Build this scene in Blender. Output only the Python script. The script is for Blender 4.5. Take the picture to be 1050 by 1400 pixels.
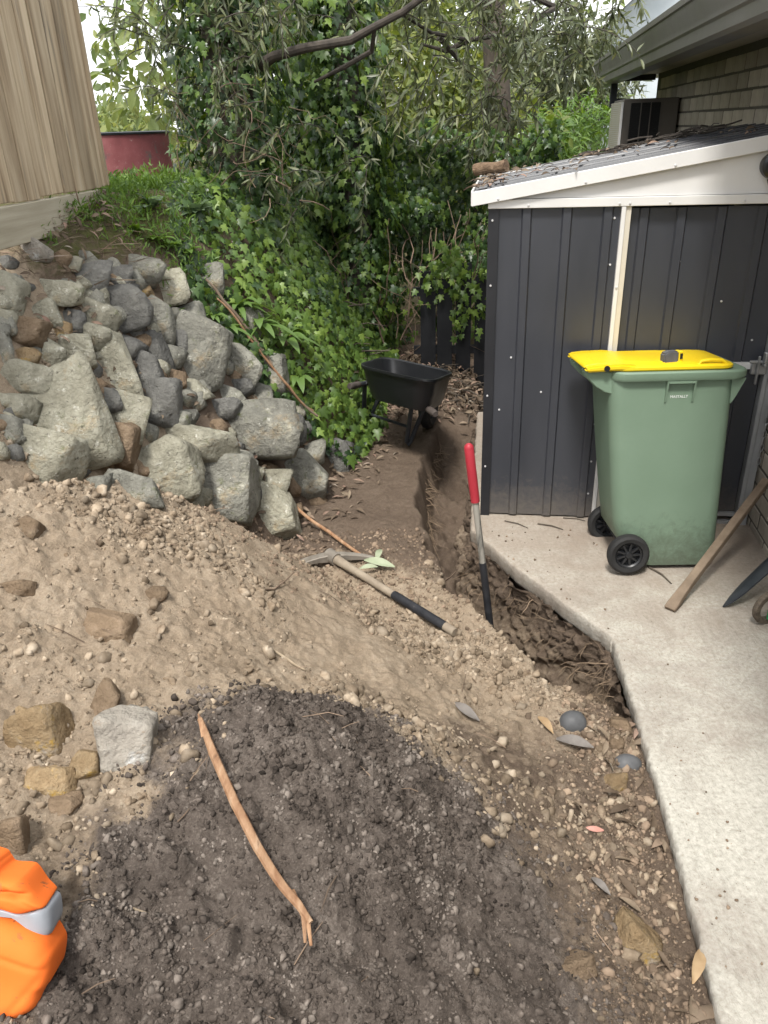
import bpy, bmesh, math, random
import numpy as np
from mathutils import Matrix, Vector

random.seed(7)
rng = np.random.default_rng(7)
scene = bpy.context.scene
for o in list(bpy.data.objects):
    bpy.data.objects.remove(o)
COL = scene.collection

# ------------------------------------------------------------------ camera
FPX, CAM_H = 1051.0, 1.97          # focal length in pixels of a 1050 x 1400 frame, eye height over the slab
_up = np.array([-75, 2100, 1051.0]); _up /= np.linalg.norm(_up)
_fw = np.array([0, 0, -1.0]); _yw = _fw - _up * _fw.dot(_up); _yw /= np.linalg.norm(_yw)
_xw = np.cross(_yw, _up)
RC = np.array([_xw, _yw, _up])
CC = np.array([0, 0, CAM_H])
cam_d = bpy.data.cameras.new('camera')
cam_d.sensor_fit = 'VERTICAL'; cam_d.sensor_height = 36.0; cam_d.lens = 36.0 * FPX / 1400.0
cam_d.clip_start = 0.05; cam_d.clip_end = 500
cam = bpy.data.objects.new('camera', cam_d); COL.objects.link(cam)
mw = Matrix.Identity(4)
for i in range(3):
    for j in range(3):
        mw[i][j] = RC[i, j]
    mw[i][3] = CC[i]
cam.matrix_world = mw
scene.camera = cam

# ------------------------------------------------------------------ light
SUN_EL, SUN_AZ = math.radians(62), math.radians(200)     # azimuth clockwise from +Y
w = bpy.data.worlds.new('World'); scene.world = w; w.use_nodes = True
nt = w.node_tree; nt.nodes.clear()
sky = nt.nodes.new('ShaderNodeTexSky'); sky.sky_type = 'NISHITA'; sky.sun_disc = False
sky.sun_elevation = SUN_EL; sky.sun_rotation = SUN_AZ
sky.air_density = 1.0; sky.dust_density = 4.0; sky.ozone_density = 1.0
hs = nt.nodes.new('ShaderNodeHueSaturation'); hs.inputs['Saturation'].default_value = 0.4
cl = nt.nodes.new('ShaderNodeMix'); cl.data_type = 'RGBA'; cl.inputs[0].default_value = 0.8; cl.inputs[7].default_value = (6.0, 6.08, 6.2, 1)   # even cloud cover over the clear sky
bg = nt.nodes.new('ShaderNodeBackground'); bg.inputs['Strength'].default_value = 0.15
wo = nt.nodes.new('ShaderNodeOutputWorld')
nt.links.new(sky.outputs[0], hs.inputs['Color']); nt.links.new(hs.outputs[0], cl.inputs[6]); nt.links.new(cl.outputs[2], bg.inputs['Color']); nt.links.new(bg.outputs[0], wo.inputs['Surface'])
sd = bpy.data.lights.new('sun', 'SUN'); sd.energy = 2.1; sd.angle = math.radians(11); sd.color = (1, 0.96, 0.9)
sun = bpy.data.objects.new('sun', sd); COL.objects.link(sun)
sdir = Vector((math.sin(SUN_AZ) * math.cos(SUN_EL), math.cos(SUN_AZ) * math.cos(SUN_EL), math.sin(SUN_EL)))
sun.rotation_euler = sdir.to_track_quat('Z', 'Y').to_euler()
vs = scene.view_settings
vs.view_transform = 'Standard'; vs.look = 'None'; vs.gamma = 1.0; vs.exposure = 1.12
vs.use_curve_mapping = False
scene.cycles.max_bounces = 4; scene.cycles.diffuse_bounces = 3; scene.cycles.transmission_bounces = 3; scene.cycles.adaptive_threshold = 0.02

# ------------------------------------------------------------------ geometry helpers
def ray(u, v):
    return RC @ np.array([(u - 525) / FPX, -(v - 700) / FPX, -1.0])
def at(u, v, Y):
    d = ray(u, v); return CC + d * (Y / d[1])
def on_z(u, v, Z):
    d = ray(u, v); return CC + d * ((Z - CAM_H) / d[2])

def _hash(ix, iy, iz, seed):
    n = (ix.astype(np.int64) * 374761393 + iy.astype(np.int64) * 668265263 + iz.astype(np.int64) * 2147483647 + seed * 974711) & 0xffffffff
    n = ((n ^ (n >> 13)) * 1274126177) & 0xffffffff
    n = (n ^ (n >> 16)) & 0xffff
    return n / 32767.5 - 1.0
def vnoise(x, y, z=None, seed=0):
    x = np.asarray(x, float); y = np.asarray(y, float)
    z = np.zeros_like(x) if z is None else np.asarray(z, float)
    ix, iy, iz = np.floor(x), np.floor(y), np.floor(z)
    fx, fy, fz = x - ix, y - iy, z - iz
    fx = fx * fx * (3 - 2 * fx); fy = fy * fy * (3 - 2 * fy); fz = fz * fz * (3 - 2 * fz)
    r = 0
    two = bool(np.any(fz != 0))
    for dz in ((0, 1) if two else (0,)):
        wz = (fz if dz else 1 - fz)
        a = _hash(ix, iy, iz + dz, seed); b = _hash(ix + 1, iy, iz + dz, seed)
        c = _hash(ix, iy + 1, iz + dz, seed); d = _hash(ix + 1, iy + 1, iz + dz, seed)
        r = r + wz * ((a * (1 - fx) + b * fx) * (1 - fy) + (c * (1 - fx) + d * fx) * fy)
    return r
def fbm(x, y, z=None, oct=4, seed=0, gain=0.5):
    r, a, s = 0, 1.0, 1.0
    for k in range(oct):
        ca, sa = math.cos(0.6 + k * 1.1), math.sin(0.6 + k * 1.1)
        xr, yr = x * ca - y * sa, x * sa + y * ca
        r = r + a * vnoise(xr * s + k * 3.7, yr * s, None if z is None else z * s, seed + k * 17)
        a *= gain; s *= 2.03
    return r
def sstep(a, b, x):
    t = np.clip((x - a) / (b - a), 0, 1); return t * t * (3 - 2 * t)

def np_mesh(name, V, F, smooth=False):
    V = np.ascontiguousarray(V, dtype=np.float32); F = np.ascontiguousarray(F, dtype=np.int32)
    me = bpy.data.meshes.new(name)
    m, k = F.shape
    me.vertices.add(len(V)); me.vertices.foreach_set('co', V.ravel())
    me.loops.add(m * k); me.loops.foreach_set('vertex_index', F.ravel())
    me.polygons.add(m)
    me.polygons.foreach_set('loop_start', np.arange(0, m * k, k, dtype=np.int32))
    me.polygons.foreach_set('loop_total', np.full(m, k, dtype=np.int32))
    me.update(calc_edges=True)
    if smooth:
        me.polygons.foreach_set('use_smooth', np.ones(m, dtype=bool))
    return me
def link(name, me, mat=None, parent=None, loc=None, rot=None, mtx=None):
    o = bpy.data.objects.new(name, me); COL.objects.link(o)
    if mat is not None and me is not None and not me.materials:
        me.materials.append(mat)
    if parent is not None: o.parent = parent
    if loc is not None: o.location = loc
    if rot is not None: o.rotation_euler = rot
    if mtx is not None: o.matrix_local = mtx
    return o
def tag(o, label=None, cat=None, group=None, kind=None):
    if label: o['label'] = label
    if cat: o['category'] = cat
    if group: o['group'] = group
    if kind: o['kind'] = kind
    return o
def empty(name, loc=(0, 0, 0), rz=0.0, rot=None):
    o = bpy.data.objects.new(name, None); COL.objects.link(o)
    o.empty_display_size = 0.1
    o.location = loc; o.rotation_euler = rot if rot else (0, 0, rz)
    return o

class MB:
    """collects shapes; build() links them as one mesh object"""
    def __init__(s): s.v = []; s.f = []
    def add(s, V, F):
        n = len(s.v); s.v += [tuple(map(float, p)) for p in V]; s.f += [tuple(int(i) + n for i in f) for f in F]; return s
    def box(s, x0, x1, y0, y1, z0, z1):
        return s.add([(x0, y0, z0), (x1, y0, z0), (x1, y1, z0), (x0, y1, z0), (x0, y0, z1), (x1, y0, z1), (x1, y1, z1), (x0, y1, z1)],
                     [(0, 3, 2, 1), (4, 5, 6, 7), (0, 1, 5, 4), (1, 2, 6, 5), (2, 3, 7, 6), (3, 0, 4, 7)])
    def prism(s, pts, axis, a, b):
        """extrude a 2D polygon: axis 'y' -> pts are (x,z), 'x' -> (y,z), 'z' -> (x,y)"""
        def P(p, t):
            return {'y': (p[0], t, p[1]), 'x': (t, p[0], p[1]), 'z': (p[0], p[1], t)}[axis]
        n = len(pts)
        return s.add([P(p, a) for p in pts] + [P(p, b) for p in pts],
                     [tuple(range(n - 1, -1, -1)), tuple(range(n, 2 * n))] + [(i, (i + 1) % n, (i + 1) % n + n, i + n) for i in range(n)])
    def tube(s, pts, rad, seg=8, cap=True, flat=1.0, up=(0, 0, 1)):
        pts = [np.array(p, float) for p in pts]; n = len(pts)
        if np.isscalar(rad): rad = [rad] * n
        V = []; F = []
        for i in range(n):
            t = pts[min(i + 1, n - 1)] - pts[max(i - 1, 0)]; t /= (np.linalg.norm(t) + 1e-9)
            u_ = np.array(up, float)
            if abs(t.dot(u_)) > 0.95: u_ = np.array((0, 1.0, 0)) if abs(t[1]) < 0.9 else np.array((1.0, 0, 0))
            a = np.cross(t, u_); a /= np.linalg.norm(a); b = np.cross(a, t)
            for k in range(seg):
                q = 2 * math.pi * k / seg
                V.append(pts[i] + rad[i] * (a * math.cos(q) + b * math.sin(q) * flat))
        for i in range(n - 1):
            for k in range(seg):
                F.append((i * seg + k, i * seg + (k + 1) % seg, (i + 1) * seg + (k + 1) % seg, (i + 1) * seg + k))
        if cap:
            F.append(tuple(range(seg - 1, -1, -1))); F.append(tuple((n - 1) * seg + k for k in range(seg)))
        return s.add(V, F)
    def lathe(s, prof, seg=24, axis='z', c=(0, 0, 0)):
        V = []; F = []; n = len(prof)
        for k in range(seg):
            q = 2 * math.pi * k / seg
            for r, h in prof:
                x, y = r * math.cos(q), r * math.sin(q)
                p = {'z': (x, y, h), 'y': (x, h, y), 'x': (h, x, y)}[axis]
                V.append((p[0] + c[0], p[1] + c[1], p[2] + c[2]))
        for k in range(seg):
            for i in range(n - 1):
                a = k * n + i; b = ((k + 1) % seg) * n + i
                F.append((a, b, b + 1, a + 1))
        return s.add(V, F)
    def loft(s, loops, cap0=True, cap1=True):
        n = len(loops[0]); V = [p for l in loops for p in l]; F = []
        for i in range(len(loops) - 1):
            for k in range(n):
                F.append((i * n + k, i * n + (k + 1) % n, (i + 1) * n + (k + 1) % n, (i + 1) * n + k))
        if cap0: F.append(tuple(range(n - 1, -1, -1)))
        if cap1: F.append(tuple((len(loops) - 1) * n + k for k in range(n)))
        return s.add(V, F)
    def build(s, name, mat, parent=None, smooth=False, bevel=0, seg=2, **kw):
        me = bpy.data.meshes.new(name); me.from_pydata(s.v, [], s.f); me.update()
        bm = bmesh.new(); bm.from_mesh(me); bmesh.ops.recalc_face_normals(bm, faces=bm.faces)
        if bevel:
            bmesh.ops.remove_doubles(bm, verts=bm.verts, dist=1e-5)
            es = [e for e in bm.edges if len(e.link_faces) == 2 and e.calc_face_angle(0) > 0.5]
            bmesh.ops.bevel(bm, geom=es, offset=bevel, segments=seg, affect='EDGES', clamp_overlap=True)
        bm.to_mesh(me); bm.free()
        if smooth:
            for p in me.polygons: p.use_smooth = True
            try: me.set_sharp_from_angle(angle=math.radians(35))
            except Exception: pass
        return link(name, me, mat, parent, **kw)

def rrect(cx, cy, hx, hy, r, z, n=5):
    out = []
    for (sx, sy, a0) in ((1, 1, 0), (-1, 1, 90), (-1, -1, 180), (1, -1, 270)):
        for k in range(n):
            a = math.radians(a0 + 90 * k / (n - 1))
            out.append((cx + sx * (hx - r) + r * math.cos(a), cy + sy * (hy - r) + r * math.sin(a), z))
    return out

def ico(sub):
    bm = bmesh.new(); bmesh.ops.create_icosphere(bm, subdivisions=sub, radius=1.0)
    bm.verts.ensure_lookup_table()
    V = np.array([v.co[:] for v in bm.verts]); F = np.array([[v.index for v in f.verts] for f in bm.faces]); bm.free()
    return V, F
ICO = {k: ico(k) for k in (1, 2, 3, 4)}

def basis(T, N):
    """arrays of tip direction and normal -> (n,3,3) matrices with columns side, tip, normal"""
    T = T / np.linalg.norm(T, axis=1, keepdims=True)
    S = np.cross(T, N); S /= (np.linalg.norm(S, axis=1, keepdims=True) + 1e-9)
    N2 = np.cross(S, T)
    return np.stack([S, T, N2], axis=2)
def randrot(n):
    q = rng.normal(size=(n, 4)); q /= np.linalg.norm(q, axis=1, keepdims=True)
    a, b, c, d = q.T
    return np.stack([np.stack([a*a+b*b-c*c-d*d, 2*(b*c-a*d), 2*(b*d+a*c)], 1),
                     np.stack([2*(b*c+a*d), a*a-b*b+c*c-d*d, 2*(c*d-a*b)], 1),
                     np.stack([2*(b*d-a*c), 2*(c*d+a*b), a*a-b*b-c*c+d*d], 1)], 1)
def scatter(V, F, P, M, S):
    """copies of template V,F at P with matrices M and scales S (n,) or (n,3) as one mesh"""
    S = np.asarray(S, float)
    if S.ndim == 1: S = np.repeat(S[:, None], 3, 1)
    W = np.einsum('nij,nkj->nki', M, V[None] * S[:, None, :]) + P[:, None, :]
    n, k = W.shape[:2]
    FF = (F[None] + (np.arange(n) * k)[:, None, None]).reshape(-1, F.shape[1])
    return W.reshape(-1, 3), FF

# ------------------------------------------------------------------ materials
def nodes(name):
    m = bpy.data.materials.new(name); m.use_nodes = True
    t = m.node_tree; t.nodes.clear()
    out = t.nodes.new('ShaderNodeOutputMaterial')
    return m, t, out
def ramp(t, stops, fac=None):
    r = t.nodes.new('ShaderNodeValToRGB'); e = r.color_ramp.elements
    e[0].position, e[0].color = stops[0][0], (*stops[0][1], 1)
    e[1].position, e[1].color = stops[-1][0], (*stops[-1][1], 1)
    for p, c in stops[1:-1]:
        x = e.new(p); x.color = (*c, 1)
    if fac is not None: t.links.new(fac, r.inputs['Fac'])
    return r
def noise(t, scale, detail=6, rough=0.6, dist=0.0, vec=None):
    n = t.nodes.new('ShaderNodeTexNoise'); n.inputs['Scale'].default_value = scale
    n.inputs['Detail'].default_value = detail; n.inputs['Roughness'].default_value = rough; n.inputs['Distortion'].default_value = dist
    if vec is not None: t.links.new(vec, n.inputs['Vector'])
    return n
def mixc(t, fac, a, b, mode='MIX'):
    m = t.nodes.new('ShaderNodeMix'); m.data_type = 'RGBA'; m.blend_type = mode
    for s, x in ((m.inputs[0], fac), (m.inputs[6], a), (m.inputs[7], b)):
        if hasattr(x, 'is_linked') or hasattr(x, 'links'): t.links.new(x, s)
        elif isinstance(x, (int, float)): s.default_value = x
        else: s.default_value = (*x, 1)
    return m.outputs[2]
def math_n(t, op, a, b=0.0):
    m = t.nodes.new('ShaderNodeMath'); m.operation = op
    for s, x in ((m.inputs[0], a), (m.inputs[1], b)):
        if hasattr(x, 'links'): t.links.new(x, s)
        else: s.default_value = x
    return m.outputs[0]
def coords(t, stretch=None, kind='Object'):
    c = t.nodes.new('ShaderNodeTexCoord')
    if stretch is None: return c.outputs[kind]
    mp = t.nodes.new('ShaderNodeMapping'); mp.inputs['Scale'].default_value = stretch
    t.links.new(c.outputs[kind], mp.inputs['Vector']); return mp.outputs[0]
def surf(name, stops, scale=8, detail=8, nrough=0.65, rough=0.85, bump=0.3, bscale=60, bdist=0.004, spec=0.3, metal=0.0,
         island=0.0, objrand=0.0, stretch=None, spots=None, coat=0.0, bdetail=8, dust=None):
    m, t, out = nodes(name)
    vec = coords(t, stretch)
    n = noise(t, scale, detail, nrough, 0.2, vec)
    c = ramp(t, stops, n.outputs['Fac']).outputs[0]
    if spots:                                  # (scale, threshold, colour, softness)
        for (sc, th, colr, soft) in spots:
            s = noise(t, sc, 6, 0.7, 0.3, vec)
            f = ramp(t, [(th, (0, 0, 0)), (min(th + soft, 1), (1, 1, 1))], s.outputs['Fac']).outputs[0]
            c = mixc(t, f, c, colr)
    if dust:                                   # splashed dirt near the ground: (top height, colour, amount)
        sp = t.nodes.new('ShaderNodeSeparateXYZ'); t.links.new(coords(t), sp.inputs[0])
        mr = t.nodes.new('ShaderNodeMapRange'); mr.inputs[1].default_value = 0.0; mr.inputs[2].default_value = dust[0]; mr.inputs[3].default_value = 0.55; mr.inputs[4].default_value = 0.0
        t.links.new(sp.outputs['Z'], mr.inputs[0])
        dn = noise(t, 22, 8, 0.75, 0.5, coords(t))
        f = ramp(t, [(0.58, (0, 0, 0)), (0.9, (dust[2],) * 3)], math_n(t, 'ADD', mr.outputs[0], math_n(t, 'MULTIPLY', dn.outputs['Fac'], 0.75))).outputs[0]
        c = mixc(t, f, c, dust[1])
    if island or objrand:
        g = t.nodes.new('ShaderNodeNewGeometry') if island else t.nodes.new('ShaderNodeObjectInfo')
        f = g.outputs['Random Per Island'] if island else g.outputs['Random']
        k = island or objrand
        h = t.nodes.new('ShaderNodeHueSaturation'); t.links.new(c, h.inputs['Color'])
        mr = t.nodes.new('ShaderNodeMapRange'); mr.inputs[3].default_value = 1 - k; mr.inputs[4].default_value = 1 + k
        t.links.new(f, mr.inputs[0]); t.links.new(mr.outputs[0], h.inputs['Value'])
        c = h.outputs[0]
    b = t.nodes.new('ShaderNodeBsdfPrincipled')
    t.links.new(c, b.inputs['Base Color'])
    rr = ramp(t, [(0.3, (max(rough - 0.1, 0.05),) * 3), (0.7, (min(rough + 0.1, 1),) * 3)], n.outputs['Fac'])
    t.links.new(rr.outputs[0], b.inputs['Roughness'])
    b.inputs['Specular IOR Level'].default_value = spec; b.inputs['Metallic'].default_value = metal
    b.inputs['Coat Weight'].default_value = coat
    if bump:
        bn = noise(t, bscale, bdetail, 0.65, 0, vec)
        bp = t.nodes.new('ShaderNodeBump'); bp.inputs['Strength'].default_value = bump; bp.inputs['Distance'].default_value = bdist
        t.links.new(bn.outputs['Fac'], bp.inputs['Height']); t.links.new(bp.outputs[0], b.inputs['Normal'])
    t.links.new(b.outputs[0], out.inputs['Surface'])
    return m
def leafmat(name, stops, rough=0.45, trans=0.3, spec=0.5):
    m, t, out = nodes(name)
    g = t.nodes.new('ShaderNodeNewGeometry')
    c = ramp(t, stops, g.outputs['Random Per Island']).outputs[0]
    n = noise(t, 90, 3, 0.6, 0, coords(t))
    c = mixc(t, math_n(t, 'MULTIPLY', n.outputs['Fac'], 0.5), c, tuple(x * 0.55 for x in stops[0][1]))
    b = t.nodes.new('ShaderNodeBsdfPrincipled'); t.links.new(c, b.inputs['Base Color'])
    b.inputs['Roughness'].default_value = rough; b.inputs['Specular IOR Level'].default_value = spec
    tr = t.nodes.new('ShaderNodeBsdfTranslucent')
    h = t.nodes.new('ShaderNodeHueSaturation'); h.inputs['Value'].default_value = 1.3; h.inputs['Saturation'].default_value = 1.2; h.inputs['Hue'].default_value = 0.48
    t.links.new(c, h.inputs['Color']); t.links.new(h.outputs[0], tr.inputs['Color'])
    ms = t.nodes.new('ShaderNodeMixShader'); ms.inputs[0].default_value = trans
    t.links.new(b.outputs[0], ms.inputs[1]); t.links.new(tr.outputs[0], ms.inputs[2]); t.links.new(ms.outputs[0], out.inputs['Surface'])
    return m

MAT = {}
TAN = [(0.32, (0.148, 0.108, 0.072)), (0.5, (0.305, 0.24, 0.172)), (0.68, (0.465, 0.39, 0.30))]
DARK = [(0.32, (0.034, 0.027, 0.022)), (0.5, (0.115, 0.094, 0.079)), (0.68, (0.285, 0.245, 0.21))]
PATH = [(0.25, (0.06, 0.043, 0.032)), (0.5, (0.13, 0.097, 0.072)), (0.75, (0.22, 0.172, 0.132))]
MAT['tan_clod'] = surf('tan_clod', [(p, tuple(x * 0.78 for x in c)) for p, c in TAN], 14, island=0.35, bump=0.5, bscale=150, bdist=0.004, spec=0.1, rough=0.95)
MAT['dark_clod'] = surf('dark_clod', [(p, tuple(x * 0.72 for x in c)) for p, c in DARK], 14, island=0.4, bump=0.5, bscale=160, bdist=0.004, spec=0.15, rough=0.95)
MAT['mixed_clod'] = surf('mixed_clod', [(0.25, (0.11, 0.08, 0.055)), (0.5, (0.19, 0.14, 0.1)), (0.75, (0.30, 0.235, 0.17))], 8, island=0.45, bump=0.4, bscale=150, spec=0.15, rough=0.95)
def rockmat(name, stops, spots):
    return surf(name, stops, 9, 10, 0.75, 0.9, 1.0, 16, 0.05, 0.15, objrand=0.16, spots=spots, bdetail=12)
LICH = (0.50, 0.48, 0.385); MOSS = (0.14, 0.155, 0.07); OCH = (0.36, 0.25, 0.12); SOILC = (0.22, 0.15, 0.09)
MAT['rock_pale'] = rockmat('rock_pale', [(0.25, (0.16, 0.145, 0.105)), (0.5, (0.33, 0.315, 0.245)), (0.75, (0.52, 0.50, 0.41))], [(5, 0.56, OCH, 0.2), (11, 0.6, MOSS, 0.14), (38, 0.60, (0.12, 0.11, 0.085), 0.08), (20, 0.60, (0.58, 0.56, 0.48), 0.06)])
MAT['rock_grey'] = rockmat('rock_grey', [(0.25, (0.11, 0.105, 0.09)), (0.5, (0.235, 0.23, 0.195)), (0.75, (0.39, 0.38, 0.325))], [(6, 0.56, LICH, 0.14), (13, 0.58, MOSS, 0.12), (4, 0.56, OCH, 0.2), (40, 0.61, (0.07, 0.068, 0.06), 0.08), (24, 0.62, (0.52, 0.51, 0.45), 0.06)])
MAT['rock_dark'] = rockmat('rock_dark', [(0.25, (0.075, 0.073, 0.068)), (0.5, (0.155, 0.152, 0.14)), (0.75, (0.26, 0.255, 0.23))], [(7, 0.6, (0.29, 0.29, 0.25), 0.12), (30, 0.62, (0.035, 0.035, 0.035), 0.1)])
MAT['rock_blue'] = rockmat('rock_blue', [(0.25, (0.075, 0.09, 0.11)), (0.5, (0.13, 0.15, 0.17)), (0.75, (0.22, 0.24, 0.26))], [(8, 0.62, LICH, 0.12)])
MAT['rock_ochre'] = rockmat('rock_ochre', [(0.25, (0.19, 0.12, 0.06)), (0.5, (0.31, 0.225, 0.13)), (0.75, (0.44, 0.36, 0.25))], [(9, 0.54, (0.48, 0.30, 0.055), 0.1), (6, 0.56, (0.36, 0.32, 0.28), 0.12), (25, 0.64, (0.10, 0.07, 0.045), 0.08)])
MAT['rock_brown'] = rockmat('rock_brown', [(0.25, (0.13, 0.09, 0.06)), (0.5, (0.22, 0.16, 0.105)), (0.75, (0.33, 0.25, 0.18))], [(9, 0.58, (0.31, 0.24, 0.16), 0.1)])
MAT['rock_white'] = rockmat('rock_white', [(0.25, (0.21, 0.19, 0.165)), (0.5, (0.33, 0.30, 0.255)), (0.75, (0.46, 0.43, 0.38))], [(7, 0.58, (0.58, 0.58, 0.56), 0.08), (16, 0.6, SOILC, 0.1)])
MAT['pebble'] = surf('pebble', [(0.3, (0.07, 0.072, 0.075)), (0.7, (0.13, 0.133, 0.138))], 12, rough=0.55, bump=0.15, bscale=80, objrand=0.2, spots=[(30, 0.64, (0.22, 0.19, 0.15), 0.1)])
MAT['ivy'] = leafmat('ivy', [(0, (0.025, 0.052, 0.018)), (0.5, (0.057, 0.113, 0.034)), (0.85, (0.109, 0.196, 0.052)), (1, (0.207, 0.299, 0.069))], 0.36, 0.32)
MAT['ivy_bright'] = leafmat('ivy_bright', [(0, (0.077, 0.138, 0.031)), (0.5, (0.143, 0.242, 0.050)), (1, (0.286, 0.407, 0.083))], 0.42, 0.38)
MAT['gum'] = leafmat('gum', [(0, (0.072, 0.090, 0.044)), (0.5, (0.138, 0.165, 0.083)), (0.85, (0.209, 0.237, 0.121)), (1, (0.330, 0.341, 0.154))], 0.4, 0.32)
MAT['bush'] = leafmat('bush', [(0, (0.09, 0.13, 0.035)), (0.5, (0.18, 0.235, 0.065)), (1, (0.34, 0.38, 0.11))], 0.5, 0.45)
MAT['far_leaf'] = leafmat('far_leaf', [(0, (0.10, 0.15, 0.05)), (0.5, (0.21, 0.27, 0.09)), (1, (0.36, 0.40, 0.15))], 0.6, 0.45)
MAT['weed'] = leafmat('weed', [(0, (0.083, 0.160, 0.033)), (0.5, (0.138, 0.242, 0.050)), (1, (0.209, 0.330, 0.068))], 0.5, 0.35)
MAT['strap'] = leafmat('strap', [(0, (0.10, 0.18, 0.045)), (1, (0.17, 0.27, 0.07))], 0.4, 0.3)
MAT['dead_leaf'] = leafmat('dead_leaf', [(0, (0.09, 0.065, 0.045)), (0.4, (0.18, 0.135, 0.095)), (0.75, (0.31, 0.245, 0.175)), (0.93, (0.34, 0.22, 0.17)), (1, (0.42, 0.37, 0.30))], 0.7, 0.1, 0.2)
MAT['bark'] = surf('bark', [(0.3, (0.045, 0.036, 0.028)), (0.7, (0.14, 0.115, 0.09))], 14, bump=0.8, bscale=50, bdist=0.01, stretch=(1, 1, 0.3))
MAT['twig'] = surf('twig', [(0.3, (0.09, 0.062, 0.042)), (0.7, (0.24, 0.175, 0.125))], 20, island=0.5, bump=0.3)
MAT['root'] = surf('root', [(0.3, (0.12, 0.085, 0.055)), (0.7, (0.26, 0.19, 0.13))], 20, island=0.5, bump=0.2)
MAT['bark_strip'] = surf('bark_strip', [(0.3, (0.20, 0.095, 0.045)), (0.55, (0.33, 0.20, 0.115)), (0.8, (0.44, 0.32, 0.22))], 16, rough=0.7, bump=0.8, bscale=40, stretch=(3, 1, 1), objrand=0.2, spots=[(9, 0.58, (0.12, 0.065, 0.04), 0.12), (45, 0.64, (0.09, 0.055, 0.035), 0.08)])
MAT['log'] = surf('log', [(0.3, (0.07, 0.045, 0.03)), (0.5, (0.18, 0.12, 0.075)), (0.75, (0.30, 0.22, 0.15))], 14, 8, 0.7, bump=0.8, bscale=30, bdist=0.02, stretch=(0.4, 2, 2))
MAT['limb'] = surf('limb', [(0.3, (0.03, 0.026, 0.022)), (0.7, (0.085, 0.072, 0.06))], 20, bump=0.5)
MAT['pale_wood'] = surf('pale_wood', [(0.3, (0.22, 0.17, 0.115)), (0.7, (0.37, 0.30, 0.215))], 6, stretch=(8, 8, 1), bump=0.3, bscale=30)
MAT['paling'] = surf('paling', [(0.25, (0.15, 0.105, 0.065)), (0.42, (0.32, 0.245, 0.16)), (0.56, (0.44, 0.355, 0.245)), (0.75, (0.54, 0.455, 0.335))], 2.4, 8, 0.6, stretch=(8, 8, 0.5), rough=0.8, bump=0.35, bscale=12, objrand=0.26,
                     spots=[(2.2, 0.56, (0.13, 0.115, 0.095), 0.14), (1.2, 0.6, (0.33, 0.31, 0.27), 0.2)])
MAT['plinth'] = surf('plinth', [(0.3, (0.30, 0.265, 0.19)), (0.7, (0.44, 0.40, 0.31))], 3, stretch=(0.6, 0.6, 9), bump=0.25, bscale=20)
MAT['slate_steel'] = surf('slate_steel', [(0.3, (0.034, 0.037, 0.045)), (0.7, (0.047, 0.050, 0.060))], 3, rough=0.38, bump=0.0, spec=0.5, stretch=(1, 1, 0.3),
                          spots=[(2.0, 0.6, (0.055, 0.053, 0.05), 0.25), (60, 0.73, (0.09, 0.085, 0.08), 0.06)], dust=(0.35, (0.13, 0.115, 0.10), 0.7))
MAT['slate_trim'] = surf('slate_trim', [(0.3, (0.014, 0.015, 0.018)), (0.7, (0.021, 0.022, 0.026))], 3, rough=0.45, bump=0, spec=0.4)
MAT['white_steel'] = surf('white_steel', [(0.3, (0.62, 0.615, 0.60)), (0.7, (0.70, 0.695, 0.68))], 3, rough=0.45, bump=0, spec=0.4, spots=[(9, 0.66, (0.5, 0.47, 0.42), 0.2)])
MAT['cream_steel'] = surf('cream_steel', [(0.3, (0.50, 0.46, 0.38)), (0.7, (0.62, 0.58, 0.50))], 4, rough=0.5, bump=0)
MAT['alu'] = surf('alu', [(0.3, (0.30, 0.31, 0.32)), (0.7, (0.44, 0.45, 0.46))], 5, rough=0.42, metal=0.4, bump=0.05)
MAT['galv'] = surf('galv', [(0.3, (0.35, 0.36, 0.37)), (0.7, (0.6, 0.61, 0.62))], 12, rough=0.35, metal=0.8, bump=0.05)
MAT['roof_steel'] = surf('roof_steel', [(0.3, (0.04, 0.042, 0.048)), (0.7, (0.075, 0.078, 0.086))], 5, rough=0.4, bump=0.05, spec=0.5, spots=[(4, 0.58, (0.11, 0.10, 0.09), 0.2)])
MAT['screw'] = surf('screw', [(0.3, (0.45, 0.45, 0.45)), (0.7, (0.6, 0.6, 0.6))], 20, rough=0.4, bump=0)
MAT['brick'] = surf('brick', [(0.25, (0.27, 0.235, 0.19)), (0.5, (0.39, 0.35, 0.29)), (0.75, (0.50, 0.46, 0.39))], 7, bump=0.6, bscale=70, bdist=0.006, objrand=0.25)
MAT['mortar'] = surf('mortar', [(0.3, (0.09, 0.082, 0.07)), (0.7, (0.14, 0.13, 0.11))], 10, bump=0.5)
MAT['gutter'] = surf('gutter', [(0.3, (0.11, 0.105, 0.098)), (0.7, (0.16, 0.155, 0.145))], 3, rough=0.42, bump=0.04, spec=0.5, spots=[(5, 0.6, (0.16, 0.15, 0.13), 0.2)])
MAT['soffit'] = surf('soffit', [(0.3, (0.45, 0.41, 0.35)), (0.7, (0.54, 0.50, 0.43))], 3, rough=0.7, bump=0)
MAT['pale_clad'] = surf('pale_clad', [(0.3, (0.50, 0.56, 0.60)), (0.7, (0.60, 0.65, 0.68))], 3, rough=0.6, bump=0)
MAT['tile_dark'] = surf('tile_dark', [(0.3, (0.05, 0.05, 0.052)), (0.7, (0.10, 0.10, 0.10))], 6, bump=0.3)
MAT['ac_body'] = surf('ac_body', [(0.3, (0.10, 0.088, 0.075)), (0.7, (0.14, 0.125, 0.108))], 4, rough=0.55, bump=0.05)
MAT['ac_dark'] = surf('ac_dark', [(0.3, (0.012, 0.012, 0.012)), (0.7, (0.022, 0.022, 0.022))], 4, rough=0.6, bump=0)
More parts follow.
